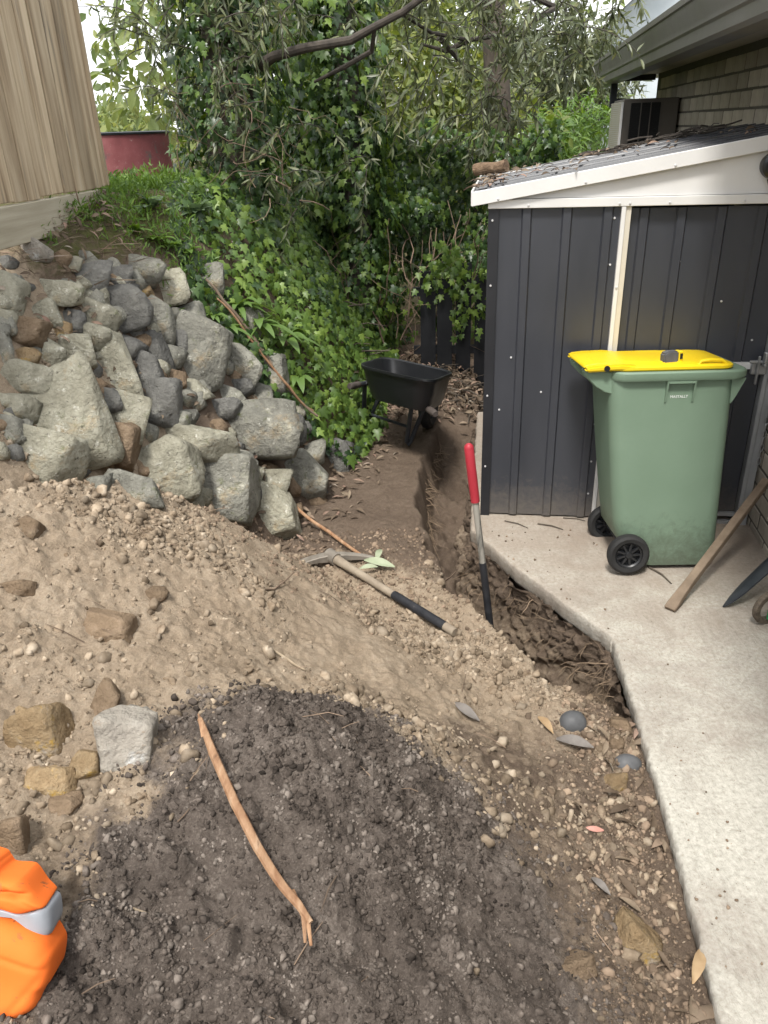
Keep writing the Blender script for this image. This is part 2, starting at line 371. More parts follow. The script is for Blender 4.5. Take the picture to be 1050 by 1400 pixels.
MAT['bin_green'] = surf('bin_green', [(0.3, (0.150, 0.218, 0.155)), (0.7, (0.172, 0.245, 0.178))], 3, rough=0.5, bump=0.06, bscale=200, spec=0.35,
                        spots=[(3.2, 0.6, (0.155, 0.225, 0.16), 0.2), (55, 0.72, (0.06, 0.09, 0.06), 0.05), (1.6, 0.6, (0.20, 0.26, 0.20), 0.3)], dust=(0.42, (0.075, 0.085, 0.06), 0.75))
MAT['bin_yellow'] = surf('bin_yellow', [(0.3, (0.68, 0.48, 0.008)), (0.7, (0.75, 0.54, 0.012))], 4, rough=0.42, bump=0.04, spec=0.4, spots=[(28, 0.7, (0.42, 0.30, 0.05), 0.06)])
MAT['rubber'] = surf('rubber', [(0.3, (0.014, 0.014, 0.014)), (0.7, (0.03, 0.03, 0.03))], 10, rough=0.7, bump=0.2, spots=[(12, 0.6, (0.09, 0.08, 0.07), 0.2)])
MAT['black_plastic'] = surf('black_plastic', [(0.3, (0.009, 0.010, 0.012)), (0.7, (0.017, 0.018, 0.02))], 6, rough=0.4, bump=0.05, spec=0.5, spots=[(9, 0.68, (0.06, 0.06, 0.06), 0.12)])
MAT['grip_brown'] = surf('grip_brown', [(0.3, (0.045, 0.036, 0.032)), (0.7, (0.085, 0.07, 0.062))], 9, rough=0.7, bump=0.2)
MAT['dark_steel'] = surf('dark_steel', [(0.3, (0.02, 0.024, 0.03)), (0.7, (0.05, 0.054, 0.06))], 9, rough=0.45, bump=0.1)
MAT['red_grip'] = surf('red_grip', [(0.3, (0.30, 0.022, 0.035)), (0.7, (0.40, 0.035, 0.05))], 5, rough=0.45, bump=0.05, spots=[(14, 0.66, (0.24, 0.07, 0.06), 0.2)])
MAT['worn_shaft'] = surf('worn_shaft', [(0.42, (0.02, 0.021, 0.022)), (0.52, (0.30, 0.285, 0.25))], 7, rough=0.5, bump=0.1, stretch=(1, 1, 0.25))
MAT['black_grip'] = surf('black_grip', [(0.3, (0.013, 0.014, 0.017)), (0.7, (0.028, 0.029, 0.033))], 20, rough=0.6, bump=0.3, spots=[(20, 0.64, (0.15, 0.12, 0.09), 0.15)])
MAT['handle_wood'] = surf('handle_wood', [(0.3, (0.17, 0.135, 0.10)), (0.7, (0.32, 0.27, 0.205))], 8, bump=0.2)
MAT['old_wood'] = surf('old_wood', [(0.3, (0.11, 0.08, 0.055)), (0.7, (0.235, 0.18, 0.13))], 9, bump=0.3, bscale=50)
MAT['worn_iron'] = surf('worn_iron', [(0.3, (0.16, 0.14, 0.115)), (0.7, (0.31, 0.28, 0.24))], 9, rough=0.6, metal=0.3, bump=0.2)
MAT['green_plastic'] = surf('green_plastic', [(0.3, (0.03, 0.34, 0.12)), (0.7, (0.05, 0.42, 0.16))], 6, rough=0.4, bump=0)
MAT['bristle'] = surf('bristle', [(0.3, (0.05, 0.04, 0.03)), (0.7, (0.16, 0.13, 0.10))], 60, bump=0.8, bscale=120)
MAT['hivis'] = surf('hivis', [(0.3, (0.74, 0.14, 0.02)), (0.7, (0.80, 0.175, 0.03))], 3, rough=0.75, bump=0.05, bscale=300, spec=0.2, spots=[(26, 0.62, (0.22, 0.09, 0.04), 0.07), (7, 0.60, (0.55, 0.13, 0.03), 0.2), (60, 0.66, (0.12, 0.06, 0.035), 0.06)])
MAT['tape_grey'] = surf('tape_grey', [(0.3, (0.23, 0.245, 0.27)), (0.7, (0.31, 0.325, 0.35))], 8, rough=0.35, bump=0.05, spots=[(30, 0.66, (0.22, 0.17, 0.12), 0.06)])
MAT['navy_cloth'] = surf('navy_cloth', [(0.3, (0.012, 0.013, 0.018)), (0.7, (0.022, 0.024, 0.03))], 8, rough=0.9, bump=0.2)
MAT['tank_red'] = surf('tank_red', [(0.25, (0.12, 0.035, 0.038)), (0.5, (0.205, 0.062, 0.066)), (0.75, (0.30, 0.12, 0.12))], 3, rough=0.7, bump=0.2, spots=[(4, 0.58, (0.12, 0.085, 0.08), 0.08), (40, 0.6, (0.28, 0.17, 0.16), 0.1)])
MAT['picket'] = surf('picket', [(0.3, (0.010, 0.011, 0.013)), (0.7, (0.018, 0.019, 0.022))], 6, rough=0.55, bump=0.1)
MAT['grip_dark'] = surf('grip_dark', [(0.3, (0.07, 0.072, 0.078)), (0.7, (0.12, 0.122, 0.13))], 30, rough=0.7, bump=0.3, bscale=120)
MAT['white_print'] = surf('white_print', [(0.3, (0.7, 0.72, 0.7)), (0.7, (0.8, 0.8, 0.78))], 6, bump=0)

def soil_mat():
    m, t, out = nodes('soil')
    vec = coords(t)
    a = t.nodes.new('ShaderNodeAttribute'); a.attribute_name = 'soil'
    sep = t.nodes.new('ShaderNodeSeparateColor'); t.links.new(a.outputs['Color'], sep.inputs[0])
    n1 = noise(t, 5, 10, 0.7, 0.3, vec); n2 = noise(t, 45, 8, 0.75, 0, vec); n3 = noise(t, 14, 8, 0.7, 0.2, vec)
    n5 = noise(t, 160, 5, 0.8, 0, vec)
    mixn = math_n(t, 'ADD', math_n(t, 'MULTIPLY', n1.outputs['Fac'], 0.35), math_n(t, 'ADD', math_n(t, 'MULTIPLY', n2.outputs['Fac'], 0.3), math_n(t, 'MULTIPLY', n5.outputs['Fac'], 0.35)))
    tan = ramp(t, TAN, mixn).outputs[0]; dark = ramp(t, DARK, mixn).outputs[0]; path = ramp(t, PATH, mixn).outputs[0]
    def edge(ch):
        s = math_n(t, 'ADD', sep.outputs[ch], math_n(t, 'MULTIPLY', math_n(t, 'SUBTRACT', n3.outputs['Fac'], 0.5), 1.1))
        return ramp(t, [(0.32, (0, 0, 0)), (0.68, (1, 1, 1))], s).outputs[0]
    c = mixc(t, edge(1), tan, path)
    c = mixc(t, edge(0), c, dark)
    moss = ramp(t, [(0.3, (0.05, 0.06, 0.015)), (0.7, (0.12, 0.12, 0.045))], n2.outputs['Fac']).outputs[0]
    c = mixc(t, edge(2), c, moss)
    pale = noise(t, 90, 4, 0.6, 0, vec)
    c = mixc(t, ramp(t, [(0.66, (0, 0, 0)), (0.74, (0.6, 0.6, 0.6))], pale.outputs['Fac']).outputs[0], c, (0.30, 0.27, 0.23))
    b = t.nodes.new('ShaderNodeBsdfPrincipled'); t.links.new(c, b.inputs['Base Color'])
    b.inputs['Roughness'].default_value = 0.95; b.inputs['Specular IOR Level'].default_value = 0.12
    bp = t.nodes.new('ShaderNodeBump'); bp.inputs['Strength'].default_value = 0.9; bp.inputs['Distance'].default_value = 0.014
    t.links.new(n2.outputs['Fac'], bp.inputs['Height'])
    bp2 = t.nodes.new('ShaderNodeBump'); bp2.inputs['Strength'].default_value = 0.7; bp2.inputs['Distance'].default_value = 0.005
    n4 = noise(t, 220, 4, 0.7, 0, vec); t.links.new(n4.outputs['Fac'], bp2.inputs['Height']); t.links.new(bp.outputs[0], bp2.inputs['Normal'])
    t.links.new(bp2.outputs[0], b.inputs['Normal']); t.links.new(b.outputs[0], out.inputs['Surface'])
    return m
def concrete_mat():
    m, t, out = nodes('concrete')
    vec = coords(t)
    n1 = noise(t, 2.2, 8, 0.7, 0.4, vec); n2 = noise(t, 60, 6, 0.7, 0, vec); n3 = noise(t, 9, 8, 0.75, 0.6, vec)
    c = ramp(t, [(0.3, (0.32, 0.30, 0.255)), (0.5, (0.46, 0.44, 0.385)), (0.7, (0.57, 0.55, 0.49))], n2.outputs['Fac']).outputs[0]
    st = ramp(t, [(0.44, (0, 0, 0)), (0.62, (0.6, 0.6, 0.6))], n1.outputs['Fac']).outputs[0]
    c = mixc(t, st, c, (0.255, 0.215, 0.18))
    n6 = noise(t, 0.9, 6, 0.7, 0.8, vec)
    c = mixc(t, ramp(t, [(0.48, (0, 0, 0)), (0.66, (0.6, 0.6, 0.6))], n6.outputs['Fac']).outputs[0], c, (0.21, 0.18, 0.155))
    # trodden-in soil towards the shed, a stain with its own ragged outline
    sp = t.nodes.new('ShaderNodeSeparateXYZ'); t.links.new(vec, sp.inputs[0])
    g = t.nodes.new('ShaderNodeMapRange'); g.inputs[1].default_value = 1.7; g.inputs[2].default_value = 3.5; t.links.new(sp.outputs['Y'], g.inputs[0])
    s = math_n(t, 'ADD', math_n(t, 'MULTIPLY', g.outputs[0], 0.55), math_n(t, 'MULTIPLY', n3.outputs['Fac'], 0.55))
    c = mixc(t, ramp(t, [(0.45, (0, 0, 0)), (0.85, (0.7, 0.7, 0.7))], s).outputs[0], c, (0.255, 0.20, 0.155))
    dots = noise(t, 75, 8, 0.8, 0.8, vec)
    c = mixc(t, ramp(t, [(0.62, (0, 0, 0)), (0.76, (0.6, 0.6, 0.6))], dots.outputs['Fac']).outputs[0], c, (0.12, 0.095, 0.075))
    b = t.nodes.new('ShaderNodeBsdfPrincipled'); t.links.new(c, b.inputs['Base Color'])
    b.inputs['Roughness'].default_value = 0.9; b.inputs['Specular IOR Level'].default_value = 0.2
    wv = noise(t, 30, 8, 0.75, 1.5, coords(t, (1, 0.45, 1)))
    bp = t.nodes.new('ShaderNodeBump'); bp.inputs['Strength'].default_value = 0.9; bp.inputs['Distance'].default_value = 0.009
    t.links.new(wv.outputs['Fac'], bp.inputs['Height']); t.links.new(bp.outputs[0], b.inputs['Normal'])
    t.links.new(b.outputs[0], out.inputs['Surface'])
    return m
MAT['soil'] = soil_mat(); MAT['concrete'] = concrete_mat()

# ------------------------------------------------------------------ ground shape
TH = math.radians(9.3)                                    # house, shed and slab are turned by this
O0 = np.array([0.557, 3.867, 0.0]); E1 = np.array([math.cos(TH), -math.sin(TH), 0]); E2 = np.array([math.sin(TH), math.cos(TH), 0])
def hw(p, q, z=0.0):
    return O0 + E1 * p + E2 * q + np.array([0, 0, z])
FOOT_Y = [0, 2.5, 3.4, 4.1, 5.0, 5.6, 6.5, 8, 14]; FOOT_X = [-1.45, -0.87, -0.62, -0.42, -0.14, -0.05, 0.0, 0.05, -0.6]
LIP_Y = [2.2, 2.3, 2.42, 2.69, 2.88, 3.2, 3.74, 4.55, 5.06, 5.6]; LIP_X = [0.86, 0.745, 0.654, 0.497, 0.40, 0.27, 0.205, 0.222, 0.36, 0.5]
EDG_Y = [-1.0, 1.1, 1.244, 1.63, 2.067, 2.3, 2.66, 2.68, 2.861, 3.301, 3.705, 5.32, 6.0]; EDG_X = [0.60, 0.775, 0.792, 0.85, 0.893, 0.917, 0.950, 0.948, 0.851, 0.629, 0.468, 0.70, 0.80]
MX_Y = [0, 1.0, 1.5, 2.0, 2.4, 2.8, 3.1, 3.5, 4.2]; MX_X = [0.85, 0.74, 0.64, 0.52, 0.36, 0.1, -0.14, -0.44, -0.9]
MB_B = [0.36, 0.37, 0.41, 0.47, 0.56, 0.70, 0.84, 0.88, 0.9]
def foot(y): return np.interp(y, FOOT_Y, FOOT_X)
def edge_x(y): return np.interp(y, EDG_Y, EDG_X)
def base_z(x, y):
    x = np.asarray(x, float); y = np.asarray(y, float)
    s = np.interp(y, [3, 4.5, 5.5], [1.4, 1.7, 2.2])
    raw = s * (foot(y) - x)
    cap = 1.60 + 0.06 * np.clip(y - 3.4, 0, 1.4) - 0.11 * np.clip(y - 5.0, 0, 2.4)
    h = np.clip(0.5 + 0.5 * (cap - raw) / 0.3, 0, 1)
    bank = np.clip(raw * h + cap * (1 - h) - 0.3 * h * (1 - h), 0, None)
    mx = np.interp(y, MX_Y, MX_X) - x
    b = np.interp(y, MX_Y, MB_B)
    mound = b * np.where(mx > 0, mx * mx / (mx + 0.10), 0.0)
    rim = np.interp(x, [-1.8, -1.29, -0.99, -0.63, -0.39, 0.0], [1.9, 2.4, 2.88, 3.1, 3.2, 3.3])
    mound = np.clip(mound - 1.3 * np.clip(y - rim, 0, None) ** 2 / (np.clip(y - rim, 0, None) + 0.12), 0, 1.05)
    z = np.maximum(bank, mound)
    # the dark heap in the foreground
    dx, dy = x + 0.27, y - 1.56
    ang = 0.45; ax = dx * math.cos(ang) + dy * math.sin(ang); ay = -dx * math.sin(ang) + dy * math.cos(ang)
    z = z + 0.25 * np.exp(-(ax / np.where(ax > 0, 0.5, 0.34)) ** 2 - (ay / np.where(ay > 0, 0.27, 0.45)) ** 2)
    # litter heap near the back fence
    z = z + 0.12 * sstep(5.5, 6.5, y) * sstep(-0.6, 0.2, x)
    # strip beside the slab sits a little lower
    z = z - 0.055 * sstep(-0.35, 0.05, x - edge_x(y))
    return z
def trench(x, y):
    L = np.interp(y, LIP_Y, LIP_X); wob = 0.03 * fbm(np.asarray(x) * 6, np.asarray(y) * 6, oct=3, seed=91)
    inside = sstep(-0.015, 0.085, x - L + wob) * (x < edge_x(y) + 0.05)
    d = np.interp(y, [2.2, 2.28, 2.45, 2.9, 4.4, 5.0, 5.5], [0, 0.06, 0.36, 0.44, 0.40, 0.22, 0.0])
    return inside * d
HEAP = np.array([(-0.57, 1.66), (-0.45, 1.74), (-0.31, 1.84), (-0.155, 1.89), (0.0, 1.87), (0.10, 1.74), (0.19, 1.69), (0.34, 1.57), (0.48, 1.43), (0.57, 1.22), (0.60, 0.9), (0.62, 0.2),
                 (-1.1, 0.2), (-0.72, 0.85), (-0.73, 1.065), (-0.74, 1.26), (-0.63, 1.40), (-0.59, 1.51)])
def heap_dist(x, y):
    """signed distance to the outline of the dark heap, positive inside"""
    d2 = np.full(np.shape(x), 1e9); ins = np.zeros(np.shape(x), bool); n = len(HEAP)
    for k in range(n):
        (ax, ay), (bx, by) = HEAP[k], HEAP[(k + 1) % n]
        t = np.clip(((x - ax) * (bx - ax) + (y - ay) * (by - ay)) / ((bx - ax) ** 2 + (by - ay) ** 2), 0, 1)
        d2 = np.minimum(d2, (x - ax - t * (bx - ax)) ** 2 + (y - ay - t * (by - ay)) ** 2)
        if ay != by: ins ^= ((ay > y) != (by > y)) & (x < (bx - ax) * (y - ay) / (by - ay) + ax)
    return np.where(ins, 1, -1) * np.sqrt(d2)
def dark_mask(x, y):
    x = np.asarray(x, float); y = np.asarray(y, float)
    d = heap_dist(x, y) + 0.07 * fbm(x * 5, y * 5, oct=4, seed=5)
    soft = 0.11 + 0.12 * sstep(0.0, 0.3, x)
    return sstep(-soft, soft, d) * (1 - 0.45 * sstep(0.1, 0.55, x + 0.1 * fbm(x * 4, y * 4, oct=2, seed=6)))
def smooth_zone(x, y):
    """bare slope where fine soil has slid down"""
    return sstep(0.34, 0.08, np.abs((x + 0.16) + 0.75 * (y - 2.35)) + 0.08 * fbm(x * 4, y * 4, oct=2, seed=57)) * sstep(1.95, 2.25, y) * sstep(0.35, 0.05, x)
def fine(x, y):
    n = 0.022 * fbm(x * 3.1, y * 3.1, oct=3, seed=1) + 0.011 * fbm(x * 12, y * 12, oct=3, seed=2) + 0.006 * fbm(x * 38, y * 38, oct=2, seed=3)
    n = n + dark_mask(x, y) * (0.012 * fbm(x * 22, y * 22, oct=3, seed=8) + 0.026 * np.maximum(fbm(x * 5, y * 5, oct=3, seed=9), -0.6))
    k = sstep(4.2, 3.4, y) * 0.65 + 0.35
    return n * k * (1 - 0.4 * sstep(0.15, 0.55, x) * sstep(2.6, 1.2, y))
def crumbs(x, y, cell, seed, keep=1.0):
    """height of a layer of rounded lumps about one cell across"""
    cx, cy = np.floor(x / cell), np.floor(y / cell); h = np.zeros_like(x)
    for i in (-1, 0, 1):
        for j in (-1, 0, 1):
            a, b = cx + i, cy + j; z0 = np.zeros_like(a)
            px_ = (a + 0.5 + 0.48 * _hash(a, b, z0, seed)) * cell; py_ = (b + 0.5 + 0.48 * _hash(a, b, z0, seed + 1)) * cell
            rr = cell * (0.42 + 0.24 * _hash(a, b, z0, seed + 2)); on = _hash(a, b, z0, seed + 3) < (2 * keep - 1)
            d2 = ((x - px_) ** 2 + (y - py_) ** 2) / (rr * rr)
            h = np.maximum(h, np.where(on & (d2 < 1), rr * np.sqrt(np.clip(1 - d2, 0, 1)), 0))
    return h
def gz(x, y, detail=True):
    x = np.asarray(x, float); y = np.asarray(y, float)
    z = base_z(x, y) + fine(x, y)
    if detail:
        k = sstep(3.9, 3.2, y) * 0.85 + 0.15
        wx = x + 0.006 * fbm(x * 60, y * 60, oct=2, seed=51); wy = y + 0.006 * fbm(x * 60, y * 60, oct=2, seed=52)
        patch = 0.45 + 0.55 * sstep(-0.35, 0.35, fbm(x * 3.3, y * 3.3, oct=2, seed=55))
        k = k * (1 - 0.75 * smooth_zone(x, y)); dk = dark_mask(x, y)
        z = z + dk * (0.6 * crumbs(wx, wy, 0.10, 530, 0.35) + 0.5 * crumbs(wx, wy, 0.05, 540, 0.45)) + k * (patch * (0.55 * crumbs(wx, wy, 0.055, 500, 0.28) + 0.6 * crumbs(wx, wy, 0.03, 510, 0.5)) + 0.7 * crumbs(wx, wy, 0.0165, 520, 0.8))
    under = sstep(0.0, 0.03, x - edge_x(y))
    z = z * (1 - under) + under * np.minimum(z, -0.13)
    t = trench(x, y)
    z = z - t * (1 + 0.15 * fbm(x * 9, y * 9, oct=3, seed=40))
    # the bank falls away behind the shed and house
    return z
def drop(u, v):
    """where the sight line of a photo pixel meets the ground"""
    d = ray(u, v); t = np.arange(0.7, 12, 0.004)
    P = CC[None] + d[None] * t[:, None]
    below = P[:, 2] < gz(P[:, 0], P[:, 1], False)
    i = int(np.argmax(below)) if below.any() else len(t) - 1
    return P[i]
def gnorm(x, y, e=0.04):
    zx = (base_z(x + e, y) - base_z(x - e, y)) / (2 * e); zy = (base_z(x, y + e) - base_z(x, y - e)) / (2 * e)
    n = np.stack([-zx, -zy, np.ones_like(zx)], -1); return n / np.linalg.norm(n, axis=-1, keepdims=True)

xs = np.concatenate([np.arange(-2.6, -1.6, 0.02), np.arange(-1.6, 1.12, 0.0065)])
ys = [0.35]
while ys[-1] < 8.0: ys.append(ys[-1] + 0.006 + 0.0022 * max(ys[-1] - 1.2, 0) + (0.02 if ys[-1] > 6.5 else 0))
ys = np.array(ys)
GX, GY = np.meshgrid(xs, ys)
GZ = gz(GX, GY)
nx, ny = len(xs), len(ys)
idx = np.arange(nx * ny).reshape(ny, nx)
F = np.stack([idx[:-1, :-1], idx[:-1, 1:], idx[1:, 1:], idx[1:, :-1]], -1).reshape(-1, 4)
me = np_mesh('ground', np.stack([GX, GY, GZ], -1).reshape(-1, 3), F, smooth=False)
def path_mask(x, y):
    m = sstep(3.05, 3.55, y + 0.25 * x + 0.12 * fbm(x * 4, y * 4, oct=3, seed=21))
    m = np.maximum(m, 0.8 * sstep(-0.30, 0.0, x - edge_x(y) + 0.12 * fbm(x * 6, y * 6, oct=3, seed=22)) * sstep(2.6, 2.2, y))
    m = np.maximum(m, 0.62 * sstep(-0.1, 0.3, x + 0.3 * fbm(x * 3, y * 3, oct=2, seed=23)) * sstep(2.45, 1.9, y))
    m = np.maximum(m, 0.45 * sstep(1.75, 1.2, y) * sstep(-1.1, -0.8, x))
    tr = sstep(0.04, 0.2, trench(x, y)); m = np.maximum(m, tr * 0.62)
    bk = sstep(0.0, 0.2, foot(y) - x) * sstep(3.2, 3.6, y); m = np.maximum(m * (1 - 0.0 * bk), 0)
    return m
colr = np.zeros((nx * ny, 4), np.float32)
fx, fy = GX.ravel(), GY.ravel()
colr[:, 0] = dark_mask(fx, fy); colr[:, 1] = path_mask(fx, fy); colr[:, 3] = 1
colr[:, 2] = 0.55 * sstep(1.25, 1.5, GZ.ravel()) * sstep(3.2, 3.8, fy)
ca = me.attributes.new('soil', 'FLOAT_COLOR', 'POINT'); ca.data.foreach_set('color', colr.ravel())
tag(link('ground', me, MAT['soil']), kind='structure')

# the land around, out to the horizon
gx = np.concatenate([np.linspace(-160, -6, 14), np.linspace(-5, 6, 45), np.linspace(7, 160, 14)])
gy = np.concatenate([np.linspace(-60, -2, 8), np.linspace(-1.5, 10, 47), np.linspace(11, 260, 18)])
LX, LY = np.meshgrid(gx, gy)
LZ = base_z(LX, np.clip(LY, 0, 14)) - 0.02
LZ = np.where((LX > -2.5) & (LX < 1.05) & (LY > 0.45) & (LY < 7.9), LZ - 0.75, LZ)
LZ = np.where((LX >= 1.05), np.minimum(LZ, -0.2), LZ)
idx = np.arange(LX.size).reshape(LX.shape)
F = np.stack([idx[:-1, :-1], idx[:-1, 1:], idx[1:, 1:], idx[1:, :-1]], -1).reshape(-1, 4)
me = np_mesh('terrain', np.stack([LX, LY, LZ], -1).reshape(-1, 3), F, smooth=True)
cc = np.zeros((LX.size, 4), np.float32); cc[:, 1] = 1; cc[:, 2] = 0.5; cc[:, 3] = 1
ca = me.attributes.new('soil', 'FLOAT_COLOR', 'POINT'); ca.data.foreach_set('color', cc.ravel())
tag(link('terrain', me, MAT['soil']), kind='structure')

# earth face of the trench below the slab
yy = np.arange(2.16, 5.5, 0.0075); zz = np.linspace(-0.07, -0.54, 66)
YY, ZZ = np.meshgrid(yy, zz)
bul = 0.035 * fbm(YY * 7, ZZ * 9, oct=4, seed=61) + 0.018 * fbm(YY * 25, ZZ * 25, oct=3, seed=62)
bul = bul + 0.55 * crumbs(YY + 0.01 * fbm(YY * 40, ZZ * 40, oct=2, seed=63), ZZ + 0.01 * fbm(YY * 40, ZZ * 40, oct=2, seed=64), 0.05, 640, 0.4) + 0.6 * crumbs(YY, ZZ, 0.022, 650, 0.7)
XX = edge_x(YY) + 0.014 - np.clip(0.015 + bul, 0, 0.2) - 0.06 * sstep(-0.25, -0.5, ZZ)
idx = np.arange(YY.size).reshape(YY.shape)
F = np.stack([idx[:-1, :-1], idx[:-1, 1:], idx[1:, 1:], idx[1:, :-1]], -1).reshape(-1, 4)
me = np_mesh('trench_wall', np.stack([XX, YY, ZZ], -1).reshape(-1, 3), F, smooth=True)
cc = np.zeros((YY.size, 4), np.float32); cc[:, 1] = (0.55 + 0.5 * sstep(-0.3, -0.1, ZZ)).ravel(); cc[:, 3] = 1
ca = me.attributes.new('soil', 'FLOAT_COLOR', 'POINT'); ca.data.foreach_set('color', cc.ravel())
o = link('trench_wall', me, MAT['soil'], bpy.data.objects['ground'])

# concrete slab with a ragged, rounded edge
def slab():
    ey = np.unique(np.concatenate([np.arange(-1.0, 5.6, 0.015), [2.66, 2.68, 3.705]]))
    ex = edge_x(ey) + 0.002 * fbm(ey * 9, ey * 0, oct=2, seed=70) + 0.004 * fbm(ey * 60, ey * 0, oct=3, seed=71)
    rows = []
    prof = [(0.03, -0.10), (0.014, -0.098), (0.004, -0.08), (0.0, -0.03), (0.001, -0.008), (0.006, -0.002), (0.012, 0.001), (0.05, 0.001)]
    for (d, z) in prof:
        rows.append(np.stack([ex + d + 0.003 * fbm(ey * 45, ey * 0 + z * 50, oct=3, seed=72), ey, np.full_like(ey, z)], -1))
    right = np.minimum(O0[0] + E1[0] * 1.42 + (ey - O0[1] - E1[1] * 1.42) * math.tan(TH), 99)
    for k in (0.25, 0.5, 0.75, 1.0):
        rows.append(np.stack([ex + 0.05 + (right + 0.3 - ex - 0.05) * k, ey, np.full_like(ey, 0.001)], -1))
    R = np.array(rows); n, m = R.shape[:2]
    idx = np.arange(n * m).reshape(n, m)
    F = np.stack([idx[:-1, :-1], idx[1:, :-1], idx[1:, 1:], idx[:-1, 1:]], -1).reshape(-1, 4)
    me = np_mesh('concrete_slab', R.reshape(-1, 3), F, smooth=True)
    tag(link('concrete_slab', me, MAT['concrete']), kind='structure')
slab()

# ------------------------------------------------------------------ brick house
def house():
    root = empty('brick_house', tuple(hw(0, 0)), -TH)
    tag(root, 'cream brick house wall with dark gutter and eave at the right edge', 'house')
    P = 1.405
    wall = MB().box(P + 0.012, P + 0.26, -4.2, 4.6, -0.15, 2.34).build('wall', MAT['mortar'], root)
    bm_ = MB().box(0, 0.02, 0, 0.222, 0, 0.085)
    proto = bm_.build('brick', MAT['brick'], wall, bevel=0.004, seg=1)
    protos = [proto.data]
    COL.objects.unlink(proto); bpy.data.objects.remove(proto)
    n = 0
    for c in range(24):
        z = -0.05 + c * 0.098
        off = 0.12 if c % 2 else 0.0
        q = -1.7 + off
        while q < 4.36:
            vis = (z > 1.70 and q > 0.1) or q < -0.02 or (q < 0.15 and z > 1.5)
            if vis and n < 295:
                b = bpy.data.objects.new('brick', protos[0]); COL.objects.link(b); b.parent = wall
                b.location = (P + 0.0085 + random.uniform(-0.0015, 0.001), q + random.uniform(-0.003, 0.003), z + random.uniform(-0.002, 0.002)); n += 1
            q += 0.24
    MB().box(P - 0.36, P + 0.3, -4.2, 5.55, 2.335, 2.35).build('soffit', MAT['soffit'], root)
    g0 = 0.93
    prof = [(g0 + 0.13, 2.27), (g0 + 0.02, 2.27), (g0 + 0.0, 2.285), (g0 + 0.0, 2.335), (g0 - 0.012, 2.345), (g0 - 0.012, 2.375), (g0 - 0.03, 2.42), (g0 - 0.03, 2.455),
            (g0 - 0.042, 2.46), (g0 - 0.042, 2.49), (g0 - 0.03, 2.495), (g0 - 0.02, 2.47), (g0 + 0.13, 2.47)]
    MB().prism(prof, 'y', -4.2, 5.7).build('gutter', MAT['gutter'], root, smooth=True)
    MB().box(g0 + 0.135, g0 + 0.16, -4.2, 5.68, 2.30, 2.50).build('fascia', MAT['gutter'], root)
    # roof plane behind the gutter, with tile courses
    r = MB()
    for k in range(10):
        p0 = g0 + 0.05 + k * 0.3; zz = 2.50 + k * 0.11
        r.add([(p0, -4.2, zz), (p0 + 0.33, -4.2, zz + 0.10), (p0 + 0.33, 5.6, zz + 0.10), (p0, 5.6, zz), (p0, -4.2, zz - 0.03), (p0, 5.6, zz - 0.03)], [(0, 1, 2, 3), (4, 0, 3, 5)])
    r.build('roof', MAT['tile_dark'], root)
    # dark frame hanging under the end of the eave
    fr = MB(); Q = 4.62
    fr.box(1.0, 1.06, Q, Q + 0.05, 2.07, 2.33).box(1.06, 1.40, Q, Q + 0.05, 2.285, 2.333)
    fr.prism([(1.06, 2.07), (1.06, 2.145), (1.40, 2.125), (1.40, 2.05)], 'y', Q, Q + 0.05)
    fr.build('eave_frame', MAT['dark_steel'], root, bevel=0.003, seg=1)
    return root
HOUSE = house()

def neighbour():
    root = empty('neighbour_house', tuple(hw(2.6, 9.5)), -TH)
    tag(root, 'pale blue clad house with a dark gable vent behind the gutter', 'house')
    w_ = MB().prism([(-1.2, -0.2), (4.5, -0.2), (4.5, 3.2), (1.65, 5.6), (-1.2, 3.2)], 'y', 0, 4.0).build('wall', MAT['pale_clad'], root)
    for k in range(14):
        MB().box(-1.19 + k * 0.21, -1.165 + k * 0.21, -0.016, -0.002, 0, 3.0).build('batten', MAT['pale_clad'], w_)
    MB().prism([(1.0, 3.9), (2.3, 3.9), (1.65, 4.6)], 'y', -0.05, -0.01).build('vent', MAT['ac_dark'], root)
    MB().add([(-1.5, -0.3, 2.95), (1.65, -0.3, 5.66), (1.65, 4.2, 5.66), (-1.5, 4.2, 2.95)], [(0, 1, 2, 3)]).add([(4.8, -0.3, 2.95), (1.65, -0.3, 5.66), (1.65, 4.2, 5.66), (4.8, 4.2, 2.95)], [(0, 3, 2, 1)]).build('roof', MAT['white_steel'], root)
neighbour()

